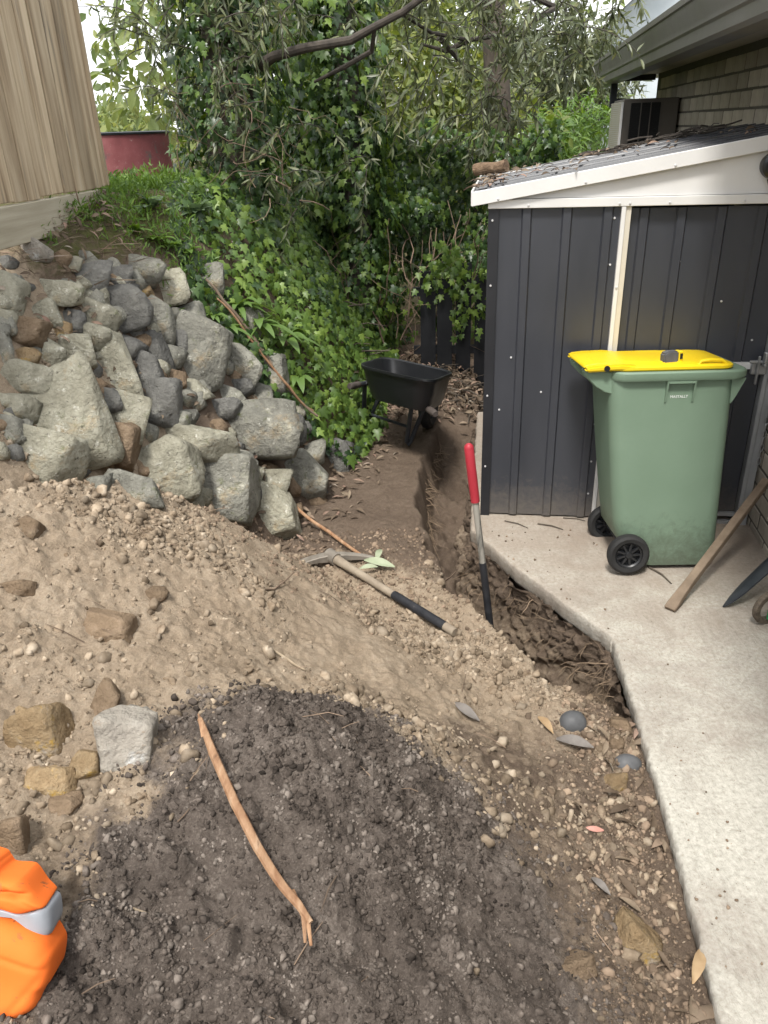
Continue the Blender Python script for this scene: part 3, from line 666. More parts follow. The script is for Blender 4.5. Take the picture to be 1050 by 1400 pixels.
# ------------------------------------------------------------------ shed
def ribbed(p0, p1, z0, z1, ribs, depth=0.012, rw=0.034):
    pts = [(p0, 0.0)]
    for r in ribs:
        if p0 + rw < r < p1 - rw:
            pts += [(r - rw / 2 - 0.008, 0), (r - rw / 2, -depth), (r + rw / 2, -depth), (r + rw / 2 + 0.008, 0)]
    pts.append((p1, 0.0))
    back = [(p, q + 0.004) for p, q in reversed(pts)]
    return MB().prism(pts + back, 'z', z0, z1)
def shed():
    root = empty('garden_shed', tuple(hw(0, 0)), -TH)
    tag(root, 'dark grey ribbed steel garden shed with white trim on the concrete slab', 'shed')
    slope = 0.159
    def rz(p): return 1.687 + slope * (p + 0.07)
    wp = ribbed(0.012, 0.592, 0.012, 1.62, [0.165, 0.35, 0.535]).build('wall_panel', MAT['slate_steel'], root)
    dp = ribbed(0.64, 1.335, 0.07, 1.60, [0.70, 0.865, 1.04, 1.215], 0.012).build('door', MAT['slate_steel'], root)
    dp.location.y = 0.018
    sc_me = MB().lathe([(0.0001, -0.005), (0.004, -0.005), (0.0055, -0.002), (0.0055, 0.0)], 8, 'y').build('screw', MAT['screw'], root)
    sm = sc_me.data; COL.objects.unlink(sc_me); bpy.data.objects.remove(sc_me)
    def screw(par, p, z, q=0.0):
        s = bpy.data.objects.new('screw', sm); COL.objects.link(s); s.parent = par; s.location = (p, q, z)
    for p, z in ((0.714, 1.545), (0.884, 1.362), (1.10, 1.176), (1.27, 0.991), (1.20, 0.73)): screw(dp, p, z)
    for p, z in ((0.566, 1.56), (0.566, 1.352), (0.566, 0.55), (0.566, 0.34), (0.566, 0.15), (0.07, 0.62), (0.12, 0.90), (0.28, 0.72)): screw(wp, p, z)
    side = MB()
    pts = [(0.0, 0.0)]; q = 0.19
    while q < 1.1: pts += [(q - 0.025, 0), (q - 0.017, -0.012), (q + 0.017, -0.012), (q + 0.025, 0)]; q += 0.19
    pts += [(1.18, 0)]
    poly = [(b, a) for a, b in pts] + [(b + 0.004, a) for a, b in reversed(pts)]
    MB().prism(poly, 'z', 0.012, 1.64).build('side_panel', MAT['slate_steel'], root)
    MB().box(0.0, 1.39, 1.18, 1.19, 0.012, 1.66).build('back_panel', MAT['slate_steel'], root)
    tr = MB().box(-0.006, 0.035, -0.014, -0.003, 0.0, 1.625).box(-0.014, -0.006, -0.014, 0.03, 0, 1.625).build('corner_trim', MAT['slate_trim'], root)
    for z in (1.56, 1.26, 0.70, 0.30): screw(tr, 0.006, z, -0.014)
    j = MB().box(0.592, 0.612, -0.024, 0.03, 0.0, 1.612).build('door_jamb', MAT['white_steel'], root, bevel=0.002, seg=1)
    MB().box(0.6125, 0.636, -0.016, 0.03, 0.0, 1.612).build('jamb_return', MAT['cream_steel'], root)
    for z in (1.25, 0.8): screw(j, 0.602, z, -0.024)
    h = MB().box(-0.016, 1.41, -0.026, 0.02, 1.6125, 1.652).build('head_trim', MAT['white_steel'], root, bevel=0.002, seg=1)
    for p in (0.17, 0.58, 0.625, 0.80, 1.12): screw(h, p, 1.625, -0.026)
    MB().prism([(0.02, 1.654), (1.405, 1.654), (1.405, rz(1.405) - 0.02), (0.02, rz(0.02) - 0.02)], 'y', -0.014, -0.004).build('gable_panel', MAT['white_steel'], root)
    b = MB().prism([(-0.092, rz(-0.092) - 0.058), (1.41, rz(1.41) - 0.058), (1.41, rz(1.41) + 0.004), (-0.092, rz(-0.092) + 0.004)], 'y', -0.045, -0.029).build('barge_trim', MAT['white_steel'], root, bevel=0.002, seg=1)
    for p in (0.03, 0.42, 0.80, 1.2): screw(b, p, rz(p) - 0.046, -0.045)
    MB().box(-0.096, -0.086, -0.028, 1.2, 1.628, 1.692).build('eave_trim', MAT['white_steel'], root)
    # corrugated roof, ridges running up the slope
    qs = np.linspace(-0.027, 1.22, 330); pr = []
    V = []; Fc = []
    for i, q in enumerate(qs):
        ph = (q / 0.165) % 1.0; dz = 0.024 * min(1.0, max(0.0, (0.17 - abs(ph - 0.5)) / 0.07)) - 0.014
        for p in (-0.084, 0.4, 0.9, 1.402): V.append((p, q, rz(p) + dz - 0.006))
    for i in range(len(qs) - 1):
        for k in range(3): a = i * 4 + k; Fc.append((a, a + 1, a + 5, a + 4))
    MB().add(V, Fc).build('roof_sheet', MAT['roof_steel'], root, smooth=False)
    MB().box(1.34, 1.362, -0.03, 0.03, 0.0, 1.61).box(1.3625, 1.40, -0.02, 0.03, 0.0, 1.61).build('door_post', MAT['alu'], root, bevel=0.003, seg=1)
    MB().box(0.638, 1.338, -0.01, 0.015, 0.0, 0.018).box(0.638, 1.338, -0.004, 0.017, 0.045, 0.066).build('door_track', MAT['alu'], root)
    l = MB().box(1.02, 1.335, -0.012, 0.012, 0.855, 0.885).build('latch_bar', MAT['white_steel'], root)
    MB().box(1.275, 1.345, -0.038, -0.013, 0.835, 0.90).tube([(1.30, -0.05, 0.93), (1.30, -0.05, 0.79)], 0.007, 8).tube([(1.26, -0.045, 0.9), (1.38, -0.045, 0.9)], 0.008, 8).tube([(1.33, -0.05, 0.95), (1.33, -0.05, 0.88)], 0.016, 10).build('padlock', MAT['galv'], l, bevel=0.003, seg=1)
    return root
shed()

def misc_on_shed():
    f = hw(1.20, -0.075, 1.77)
    r = empty('flood_light', tuple(f), -TH); tag(r, 'round black flood light mounted on the white gable at the right edge', 'light')
    MB().lathe([(0.0001, -0.035), (0.04, -0.035), (0.052, -0.025), (0.055, 0.0), (0.05, 0.03), (0.0001, 0.03)], 24, 'y').build('housing', MAT['black_plastic'], r, smooth=True)
    MB().tube([(0.0, -0.0, -0.05), (0.02, 0.0, -0.10), (0.03, 0.0, -0.14)], 0.018, 10).build('bracket', MAT['black_plastic'], r, smooth=True)
    for a in (0.6, 2.2, 4.2):
        MB().lathe([(0.0001, -0.042), (0.005, -0.042), (0.005, -0.034)], 8, 'y', (0.034 * math.cos(a), 0, 0.034 * math.sin(a))).build('screw', MAT['screw'], r)
    # chain hanging beside the door post
    c = empty('chain', tuple(hw(1.385, -0.06, 0.86)), -TH); tag(c, 'thin steel chain hanging down beside the shed door post', 'chain')
    z = 0.0
    for k in range(15):
        pts = []
        for a in range(13):
            q = 2 * math.pi * a / 12
            x, zz = 0.0085 * math.cos(q), 0.012 * math.sin(q) + (0.009 if math.sin(q) > 0 else -0.009)
            pts.append((x, 0, z + zz) if k % 2 else (0.3 * x, 0.95 * x, z + zz))
        MB().tube(pts, 0.0026, 6, cap=False, up=(0, 1, 0) if k % 2 else (1, 0, 0)).build('link', MAT['galv'], c, smooth=True)
        z -= 0.036
    # log, dead leaves and bark on the shed roof
    def rp(p, q, dz=0): return hw(p, q, 1.687 + 0.159 * (p + 0.07) + dz)
    m = MB(); a, b = rp(-0.12, 1.02, 0.05), rp(0.06, 0.93, 0.045)
    n = 9; pts = [a + (b - a) * k / (n - 1) + np.array([0, 0, 0.004 * math.sin(k * 0.8)]) for k in range(n)]
    m.tube(pts, [0.033 + 0.002 * math.sin(k * 0.9 + 1) for k in range(n)], 14)
    tag(m.build('bark_log', MAT['log'], None, smooth=True), 'short brown log lying at the low corner of the shed roof', 'log')
    m = MB()
    tag(None or link('roof_sticks', sticks_mesh(rp, 70), MAT['limb']), 'dark twigs and bark heaped on the upper shed roof', 'twigs', kind='stuff')
def sticks_mesh(rp, n):
    V = []; Fs = []; m = MB()
    for k in range(n):
        p = random.uniform(0.55, 1.25); q = 1.08 + random.gauss(0, 0.06) - 0.1 * (p > 0.9)
        a = random.uniform(0, 6.28); L = random.uniform(0.05, 0.2); h = random.uniform(0.008, 0.04 if 0.85 < p < 1.2 else 0.018)
        A = rp(p, q, h); B = rp(min(p + L * math.cos(a), 1.37), q + 0.4 * L * math.sin(a), h + random.uniform(-0.004, 0.012))
        C_ = (A + B) / 2 + np.array([0, 0, random.uniform(-0.005, 0.012)])
        m.tube([A, C_, B], random.uniform(0.002, 0.006), 5)
    me = bpy.data.meshes.new('roof_sticks'); me.from_pydata(m.v, [], m.f); me.update(); return me
misc_on_shed()

def aircon():
    r = empty('air_conditioner', tuple(hw(0, 0)), -TH); tag(r, 'brown boxed air conditioner with louvred side jutting from the brick wall', 'air conditioner')
    q0 = 3.3; p0, p1, z0, z1 = 0.955, 1.395, 1.70, 2.11
    MB().box(p0 + 0.012, p1, q0, q0 + 0.66, z0, z1).build('case', MAT['ac_body'], r, bevel=0.006, seg=1)
    MB().box(p0 + 0.07, p0 + 0.30, q0 - 0.006, q0 + 0.01, z0 + 0.03, z1 - 0.03).build('louvre_recess', MAT['ac_dark'], r)
    for k in range(24):
        z = z0 + 0.04 + k * 0.0145
        MB().box(p0 + 0.072, p0 + 0.298, q0 - 0.014, q0 - 0.0065, z, z + 0.005).build('louvre', MAT['ac_dark'], r)
    for dx in (0.145, 0.22): MB().box(p0 + dx, p0 + dx + 0.008, q0 - 0.02, q0 - 0.0145, z0 + 0.03, z1 - 0.03).build('louvre_rib', MAT['ac_body'], r)
    g = MB().box(p0 - 0.008, p0 + 0.011, q0 - 0.01, q0 + 0.67, z0, z1 - 0.02).build('front_grille', MAT['white_steel'], r)
    m = MB()
    for k in range(26): z = z0 + 0.02 + k * 0.0145; m.box(p0 - 0.014, p0 - 0.0085, q0 - 0.012, q0 + 0.66, z, z + 0.006)
    m.build('grille_bars', MAT['cream_steel'], g)
aircon()

# ------------------------------------------------------------------ timber fence on the bank, picket fence at the back
def timber_fence():
    A = np.array([-1.585, 3.42, 0.0]); B = np.array([-1.468, 4.60, 0.0])
    d = (B - A); L = np.linalg.norm(d); d /= L
    yaw = math.atan2(d[1], d[0])
    root = empty('timber_fence', (A[0] - d[0] * 1.4, A[1] - d[1] * 1.4, 1.58), yaw)
    tag(root, 'tall weathered timber paling fence on top of the bank at left', 'fence')
    L += 1.4; x = L - 0.022; k = 0; wd = 0.118
    first = True
    MB().box(x, x + 0.022, -0.03, 0.03, 0.155, 2.1).build('end_board', MAT['paling'], root)
    x -= 0.004
    while x > 0:
        x0 = x - 0.112 + random.uniform(-0.006, 0.006); t_ = random.uniform(-0.003, 0.003)
        MB().box(x0, x, -0.016 + t_, t_, 0.15 + random.uniform(-0.006, 0.006), 2.1).build('paling', MAT['paling'], root, bevel=0.003, seg=1)
        MB().box(x0 - 0.040, x0 + 0.026, 0.012, 0.026, 0.15, 2.1).build('paling', MAT['paling'], root)
        x = x0 - random.uniform(0.010, 0.016); k += 1
    MB().box(0, L, -0.022, 0.022, -0.02, 0.140).build('plinth', MAT['plinth'], root, bevel=0.003, seg=1)
    for z in (0.5, 1.7): MB().box(0, L, 0.03, 0.07, z, z + 0.08).build('rail', MAT['paling'], root)
timber_fence()
def picket_fence():
    root = empty('picket_fence', (0.3, 6.42, 0.12), -TH * 0.6)
    tag(root, 'black painted picket fence behind the wheelbarrow, half hidden by ivy', 'fence')
    x = 0.06
    hs = [0.80, 0.74, 0.86, 0.76, 0.8, 0.78, 0.8]
    for k in range(7):
        w_ = 0.125
        MB().prism([(x, -0.15), (x + w_, -0.15), (x + w_, hs[k] - 0.012), (x + w_ - 0.012, hs[k]), (x + 0.012, hs[k]), (x, hs[k] - 0.012)], 'y', random.uniform(-0.012, -0.006), 0.012).build('picket', MAT['picket'], root)
        x += w_ + (0.012 if k == 0 else 0.03)
    for z in (0.12, 0.6): MB().box(0, 1.2, 0.013, 0.05, z, z + 0.07).build('rail', MAT['picket'], root)
picket_fence()
def tank():
    r = empty('water_tank', (-2.32, 7.6, 1.46)); tag(r, 'rusty red round tank beyond the end of the timber fence', 'tank')
    prof = [(0.52 + 0.0, 0.012 * k) for k in range(45)]
    MB().lathe(prof, 48).build('shell', MAT['tank_red'], r, smooth=True)
    MB().lathe([(0.53, 0.525), (0.535, 0.54), (0.52, 0.548), (0.50, 0.54), (0.49, 0.1)], 48).build('rim', MAT['dark_steel'], r, smooth=True)
tank()

# ------------------------------------------------------------------ stones
def rock_mesh(seed, sub=3, planes=16, rough=0.05, sharp=1.0, chips=0):
    r = np.random.default_rng(seed)
    V, F = ICO[sub]
    box = np.concatenate([np.eye(3), -np.eye(3)]) + r.normal(0, 0.24, (6, 3))
    pn = np.concatenate([box, r.normal(size=(planes, 3))]); pn /= np.linalg.norm(pn, axis=1, keepdims=True)
    pd = np.concatenate([r.uniform(0.60, 0.78, 6), r.uniform(0.74, 1.0, planes)])
    dots = V @ pn.T
    rad = np.min(np.where(dots > 0.05, pd[None] / np.maximum(dots, 0.05), 9), axis=1)
    if chips:                                  # small broken facets
        cn = r.normal(size=(chips, 3)); cn /= np.linalg.norm(cn, axis=1, keepdims=True)
        dd = V @ cn.T; rad = np.minimum(rad, np.min(np.where(dd > 0.3, r.uniform(0.84, 1.05, chips)[None] / np.maximum(dd, 0.3), 9), axis=1))
    rad = np.minimum(rad, 1.35)
    rad = rad * sharp + (1 - sharp) * 0.9
    W = V * rad[:, None]
    o = r.uniform(0, 50, 3)
    n = fbm(W[:, 0] * 1.6 + o[0], W[:, 1] * 1.6 + o[1], W[:, 2] * 1.6 + o[2], 4, seed % 97)
    W = W * (1 + rough * n)[:, None]
    W /= np.abs(W).max(axis=0)[None]
    return W, F
FWD = RC @ np.array([0, 0, -1.0]); RGT = RC @ np.array([1.0, 0, 0]); UPC = RC @ np.array([0, 1.0, 0])
def px_scale(P): return np.dot(P - CC, FWD) / FPX
def place_rock(name, u, v, w_, h_, rot, mat, seed, parent=None, depth=0.8, sink=0.3, sharp=1.0, rough=0.06, sub=3, planes=16, push=None, grow=1.12):
    P = drop(u, v) if push is None else push
    s = px_scale(P); a, b = w_ * s / 2 * grow, h_ * s / 2 * grow
    c = depth * min(a, b) if depth < 3 else b
    W, F = rock_mesh(seed, sub, planes, rough, sharp, 6 if sharp > 0.9 and sub > 2 else 0)
    cr, sr = math.cos(math.radians(rot)), math.sin(math.radians(rot))
    ax = RGT * cr + UPC * sr; ay = -RGT * sr + UPC * cr
    nrm = -FWD
    P = P + FWD * (c * sink)
    W = (W[:, :1] * a) * ax[None] + (W[:, 1:2] * b) * ay[None] + (W[:, 2:] * c) * nrm[None]
    me = np_mesh(name, W, F, smooth=sharp < 0.5)
    return link(name, me, MAT[mat], parent, loc=tuple(P - (np.array(parent.location) if parent else 0)))
WALL = empty('rock_retaining_wall', (-0.9, 3.7, 0)); tag(WALL, 'rough dry stone retaining bank of large grey rocks below the timber fence', 'stone wall')
ROCKS = [(8, 412, 44, 66, 0, 'pale'), (123, 386, 56, 46, 10, 'dark'), (157, 376, 44, 32, 0, 'dark'), (189, 370, 62, 38, -8, 'grey'), (72, 402, 68, 32, -5, 'pale'),
    (47, 347, 36, 30, 20, 'white'), (94, 361, 30, 20, 0, 'pale'), (194, 398, 30, 24, 0, 'ochre'), (230, 394, 48, 50, 15, 'pale'), (164, 424, 70, 62, 20, 'dark'),
    (122, 425, 68, 36, -28, 'pale'), (215, 440, 46, 54, 0, 'grey'), (258, 436, 42, 42, 30, 'grey'), (62, 432, 46, 36, 5, 'pale'), (28, 455, 64, 46, 0, 'brown'),
    (120, 460, 56, 38, -10, 'pale'), (267, 485, 86, 104, -30, 'grey'), (58, 480, 50, 34, -22, 'pale'), (104, 485, 64, 60, 10, 'pale'), (170, 478, 46, 40, 0, 'dark'),
    (206, 482, 42, 50, 10, 'dark'), (164, 518, 46, 104, 16, 'pale'), (196, 515, 50, 54, 0, 'dark'), (233, 521, 34, 28, 10, 'brown'), (262, 535, 50, 30, -10, 'pale'),
    (30, 522, 76, 48, 0, 'pale'), (88, 580, 112, 124, 25, 'pale'), (165, 572, 100, 60, -5, 'pale'), (215, 556, 64, 64, 0, 'dark'), (320, 500, 68, 48, -25, 'grey'),
    (367, 516, 46, 62, 0, 'grey'), (327, 530, 34, 28, 0, 'dark'), (353, 545, 40, 38, 0, 'grey'), (308, 541, 50, 30, -10, 'grey'), (337, 592, 124, 84, -8, 'grey'),
    (250, 608, 124, 60, -8, 'pale'), (45, 620, 116, 70, -8, 'pale'), (152, 610, 64, 60, 0, 'brown'), (222, 645, 88, 82, 0, 'pale'), (300, 665, 88, 92, 5, 'grey'),
    (180, 672, 80, 44, -10, 'grey'), (368, 658, 66, 46, 0, 'pale'), (372, 708, 66, 88, 0, 'pale'), (414, 655, 76, 74, -20, 'grey'), (425, 620, 50, 36, 0, 'grey'),
    (460, 632, 44, 52, 0, 'dark'), (30, 490, 44, 26, 0, 'ochre'), (5, 480, 28, 40, 0, 'grey'), (287, 384, 36, 40, 0, 'grey'), (140, 548, 54, 40, 0, 'dark'),
    (5, 445, 30, 30, 0, 'grey'), (245, 470, 30, 40, 0, 'dark'), (300, 560, 50, 26, 0, 'dark'), (400, 590, 40, 40, 0, 'dark'), (330, 445, 50, 40, 0, 'grey'),
    (20, 560, 50, 40, 0, 'pale'), (10, 590, 40, 36, 0, 'grey'), (100, 440, 34, 30, 0, 'dark'), (230, 575, 50, 36, 0, 'grey'), (180, 450, 30, 24, 0, 'dark'), (80, 455, 30, 24, 0, 'ochre')]
for k, (u, v, a, b, r, m) in enumerate(ROCKS):
    big = a * b > 5000
    place_rock('rock', u, v, a, b, r, 'rock_' + m, 300 + k, WALL, depth=0.8, sink=0.14, rough=0.03, sub=4 if a * b > 2500 else 3, planes=6, grow=1.26)

for k in range(230):                                     # small stones packed between the big ones
    u, v = random.uniform(-5, 440), random.uniform(350, 700)
    if v < 350 + max(0, u - 150) * 0.85 or v > 640 + max(0, u) * 0.2: continue
    sz = random.uniform(14, 34)
    place_rock('rock', u, v, sz * random.uniform(0.9, 1.5), sz, random.uniform(-40, 40), 'rock_' + random.choice(['dark', 'grey', 'pale', 'grey', 'pale', 'brown']), 600 + k, WALL, depth=0.8, sink=0.1, rough=0.12, sub=2, planes=10)
LOOSE = [(60, 1005, 80, 84, 30, 'ochre', 'yellow stained angular rock at the left edge of the tan soil'),
    (178, 1017, 78, 94, 5, 'white', 'large pale rock with white face lying where tan and dark soil meet'),
    (72, 1072, 62, 52, 10, 'ochre', 'ochre brown rock just below the yellow stained angular rock'),
    (122, 1046, 48, 50, 0, 'ochre', 'small brown rock wedged between yellow and pale rocks'),
    (143, 963, 40, 66, -20, 'brown', 'long tan stone above the large pale rock'),
    (152, 858, 64, 46, -10, 'brown', 'brown boulder standing alone in the middle of the tan mound'),
    (20, 806, 50, 28, 0, 'brown', 'flat tan stone at the far left of the tan mound'),
    (212, 815, 36, 26, 0, 'brown', 'small flat tan stone near the crest, right of the lone boulder'),
    (42, 722, 42, 30, -10, 'brown', 'tan clod with a dark underside high on the mound at left'),
    (16, 1152, 60, 78, 0, 'brown', 'brown lump of earth touching the top of the orange jacket'),
    (88, 1103, 42, 34, 0, 'brown', 'round brown clod under the ochre brown rock'),
    (92, 1274, 32, 28, 0, 'brown', 'small tan stone right beside the orange jacket'),
    (34, 985, 26, 36, -20, 'ochre', 'narrow ochre stone left of the yellow stained angular rock'),
    (783, 989, 34, 30, 0, 'pebble', 'dark round pebble just below the near end of the trench'),
    (858, 1046, 36, 26, -3, 'pebble', 'smooth blue grey oval pebble next to the slab edge'),
    (868, 1287, 62, 56, -30, 'ochre', 'ochre stained rock beside the slab near the bottom right corner'),
    (842, 1072, 34, 36, 0, 'ochre', 'tan clod just below the smooth oval pebble'),
    (846, 994, 30, 24, 0, 'brown', 'brown clod right of the dark round pebble'),
    (842, 1016, 24, 22, 0, 'brown', 'small brown clod between the two smooth pebbles'),
    (790, 1325, 50, 36, 10, 'brown', 'brown earth clod below the ochre stained rock by the slab')]
for k, (u, v, a, b, r, m, lab) in enumerate(LOOSE):
    pb = m == 'pebble'
    o = place_rock('pebble' if pb else 'rock', u, v, a, b, r, 'pebble' if pb else 'rock_' + m, 900 + k, depth=0.95, sink=-0.05 if not pb else 0.1, rough=0.02 if pb else 0.08, sharp=0.15 if pb else 1.0, sub=4 if a > 40 else 3, planes=6)
    tag(o, lab, 'pebble' if pb else 'rock', 'loose stones on the soil')

# ------------------------------------------------------------------ clods, crumbs and gravel
def clods(name, label, n, region, mat, rmin, rmax, power=2.6, big_share=1.0):
    P = []
    while len(P) < n:
        x = rng.uniform(-1.7, 0.95, 4 * n); y = rng.uniform(0.7, 3.7, 4 * n)
        k = rng.uniform(size=4 * n) < region(x, y)
        P += list(zip(x[k], y[k]))
    P = np.array(P[:n]); x, y = P.T
    u = rng.uniform(size=n)
    r = (rmin ** (1 - power) + u * (rmax ** (1 - power) - rmin ** (1 - power))) ** (1 / (1 - power))
    r = r * (0.75 + 0.12 * np.clip(y, 0.8, 3.5))
    z = gz(x, y) + r * rng.uniform(-0.5, 0.15, n)
    pos = np.stack([x, y, z], 1)
    Vs, Fs, off = [], [], 0
    for sel, sub in ((r >= 0.0065, 2), (r < 0.0065, 1)):
        if not sel.any(): continue
        for var in range(6):
            s2 = np.where(sel)[0][var::6]
            if not len(s2): continue
            W, F = rock_mesh(50 + var + sub * 10, sub, 4, 0.25, 1.0)
            sc = r[s2][:, None] * rng.uniform(0.55, 1.35, (len(s2), 3))
            V, FF = scatter(W, F, pos[s2], randrot(len(s2)), sc)
            Vs.append(V); Fs.append(FF + off); off += len(V)
    me = np_mesh(name, np.concatenate(Vs), np.concatenate(Fs), smooth=False)
    return tag(link(name, me, MAT[mat]), label, name.replace('_', ' ').split()[-1], kind='stuff')
def reg_tan(x, y):
    m = (1 - dark_mask(x, y)) * (1 - path_mask(x, y)) * (trench(x, y) < 0.02) * (x < edge_x(y) - 0.02) * (base_z(x, y) > -0.06)
    m = m * (x > foot(y) - 0.75 + 0.3 * (3 - y)) * (y < 3.45)
    patch = sstep(-0.2, 0.45, fbm(x * 2.6, y * 2.6, oct=3, seed=33))
    near = 0.12 + 0.88 * patch
    return m * near * (1 - 0.9 * smooth_zone(x, y))
def reg_dark(x, y): return dark_mask(x, y) * (x < edge_x(y) - 0.02) * (0.4 + 0.6 * sstep(-0.3, 0.3, fbm(x * 4, y * 4, oct=3, seed=35)))
def reg_edge(x, y): return sstep(-0.42, -0.12, x - edge_x(y)) * (x < edge_x(y) - 0.01) * (y < 2.5) * (trench(x, y) < 0.02)
clods('tan_soil_clods', 'loose tan clods covering the big soil mound', 9500, reg_tan, 'tan_clod', 0.0035, 0.024, 2.4)
clods('dark_soil_crumbs', 'dark crumbs covering the black soil heap in front', 13000, reg_dark, 'dark_clod', 0.003, 0.014, 2.9)
clods('edge_gravel', 'mixed gravel and clods along the slab edge', 3400, reg_edge, 'mixed_clod', 0.003, 0.018, 2.7)
def reg_path(x, y): return (x > foot(y) - 0.1) * (x < np.interp(y, LIP_Y, LIP_X)) * sstep(2.5, 3.1, y) * 0.9
clods('path_crumbs', 'brown crumbs on the trodden path beside the rocks', 1600, reg_path, 'mixed_clod', 0.004, 0.014, 2.8)

# ------------------------------------------------------------------ wheelie bin and tape measure
def wheelie_bin():
    root = empty('wheelie_bin', (1.36, 3.38, -0.018), 0, rot=(math.radians(-6.0), 0, math.radians(-2)))
    tag(root, 'green wheelie bin with a yellow lid standing in front of the shed', 'bin')
    g, yl, bl = MAT['bin_green'], MAT['bin_yellow'], MAT['black_plastic']
    hy0, hy1 = 0.18, 0.205
    def sec(t):       # cross-section at height fraction t
        z = 0.025 + 0.93 * t
        xl = -0.222 - 0.113 * t - 0.010 * math.sin(math.pi * t); xr = 0.252 - 0.034 * t
        if t < 0.16: xl += (0.16 - t) * 0.55
        return rrect((xl + xr) / 2, 0, (xr - xl) / 2, hy0 + (hy1 - hy0) * t, 0.055 + 0.02 * (1 - t), z, 6)
    body = MB().loft([sec(t) for t in (0, 0.02, 0.06, 0.11, 0.16, 0.25, 0.4, 0.55, 0.7, 0.85, 1.0)]).build('body', g, root, smooth=True)
    # rim: a thick lip with an undercut
    def rl(x0, x1, hy, r, z): return rrect((x0 + x1) / 2, 0, (x1 - x0) / 2, hy, r, z, 6)
    MB().loft([rl(-0.32, 0.215, 0.206, 0.06, 0.930), rl(-0.325, 0.262, 0.228, 0.07, 0.934), rl(-0.328, 0.27, 0.233, 0.07, 0.945), rl(-0.326, 0.27, 0.233, 0.07, 0.968), rl(-0.32, 0.264, 0.228, 0.07, 0.975), rl(-0.30, 0.22, 0.18, 0.05, 0.974)]).build('rim', g, root, smooth=True)
    for x in (-0.085, 0.035):
        MB().prism([(-0.228, 0.936), (-0.19, 0.936), (-0.19, 0.835), (-0.207, 0.835)], 'x', x - 0.004, x + 0.004).build('rim_gusset', g, root)
    MB().box(-0.081, 0.031, -0.230, -0.203, 0.922, 0.932).build('rim_web', g, root)
    MB().prism([(0.20, 0.934), (0.262, 0.934), (0.222, 0.845), (0.205, 0.82)], 'y', -0.20, -0.188).build('rim_gusset', g, root)
    MB().prism([(0.20, 0.934), (0.262, 0.934), (0.222, 0.845), (0.205, 0.82)], 'y', 0.188, 0.20).build('rim_gusset', g, root)
    # seam line down the rear corner
    MB().tube([(-0.305, -0.176, 0.90), (-0.26, -0.170, 0.5), (-0.215, -0.163, 0.2)], 0.0035, 6).build('seam', g, root)
    # handle lugs curving out at the back
    for y in (-0.172, -0.13, -0.09, 0.09, 0.13, 0.172):
        pr = [(-0.305, 0.968), (-0.425, 0.985), (-0.44, 0.972), (-0.43, 0.945), (-0.39, 0.905), (-0.35, 0.88), (-0.30, 0.865)]
        MB().prism(pr, 'y', y - 0.007, y + 0.007).build('handle_lug', g, root, bevel=0.004, seg=1)
    MB().tube([(-0.413, -0.18, 0.972), (-0.413, 0.18, 0.972)], 0.014, 10).build('handle_bar', g, root, smooth=True)
    # lid
    def ll(x0, x1, hy, r, z): return rrect((x0 + x1) / 2, 0, (x1 - x0) / 2, hy, r, z, 6)
    lid = MB().loft([ll(-0.32, 0.205, 0.208, 0.06, 0.9765), ll(-0.322, 0.212, 0.213, 0.06, 0.982), ll(-0.32, 0.212, 0.213, 0.06, 0.992), ll(-0.31, 0.205, 0.206, 0.06, 0.998), ll(-0.29, 0.16, 0.185, 0.06, 1.001),
                     ll(-0.30, 0.03, 0.16, 0.05, 1.006), ll(-0.28, 0.0, 0.15, 0.05, 1.009)]).build('lid', yl, root, smooth=True)
    for y in (-0.186, 0.186):
        MB().prism([(-0.325, 0.98), (-0.44, 0.975), (-0.448, 0.99), (-0.435, 1.0), (-0.38, 1.006), (-0.28, 1.008), (-0.22, 1.002), (-0.22, 0.98)], 'y', y - 0.026, y + 0.026).build('hinge_arm', yl, lid, bevel=0.008, seg=2, smooth=True)
    MB().prism([(-0.38, 1.0), (-0.445, 0.985), (-0.44, 0.998), (-0.39, 1.006), (-0.28, 1.008), (-0.28, 1.0)], 'y', -0.159, 0.159).build('lid_back', yl, lid, bevel=0.004, seg=1)
    MB().tube([(-0.355, -0.216, 0.992), (-0.355, -0.211, 0.992)], 0.013, 14).tube([(-0.355, 0.211, 0.992), (-0.355, 0.216, 0.992)], 0.013, 14).build('hinge_pin', bl, root, smooth=True)
    pts = [(0.05, -0.188, 0.994), (0.06, -0.189, 1.010), (0.10, -0.189, 1.015), (0.15, -0.189, 1.012), (0.175, -0.188, 0.994)]
    MB().tube(pts, 0.008, 8).build('lid_grip', yl, lid, smooth=True)
    # wheels
    for y, s in ((-0.222, -1), (0.185, 1)):
        wr = empty('wheel', (-0.195, y, 0.105)); wr.parent = root
        MB().lathe([(0.066, -0.022), (0.085, -0.026), (0.097, -0.018), (0.1, 0.0), (0.097, 0.018), (0.085, 0.026), (0.066, 0.022), (0.062, 0.0), (0.066, -0.022)], 36, 'y').build('tyre', MAT['rubber'], wr, smooth=True)
        MB().lathe([(0.068, -0.012), (0.062, -0.018), (0.055, -0.012), (0.055, 0.012), (0.068, 0.016)], 32, 'y').build('rim', bl, wr, smooth=True)
        m = MB()
        for k in range(9):
            a = 2 * math.pi * k / 9; c, sn = math.cos(a), math.sin(a)
            q = [(0.012, -0.006), (0.058, -0.004), (0.058, 0.004), (0.012, 0.006)]
            V = [(r_ * c - t_ * sn, yy_, r_ * sn + t_ * c) for yy_ in (-0.013, 0.006) for (r_, t_) in q]
            m.add(V, [(0, 1, 2, 3), (7, 6, 5, 4), (0, 4, 5, 1), (1, 5, 6, 2), (2, 6, 7, 3), (3, 7, 4, 0)])
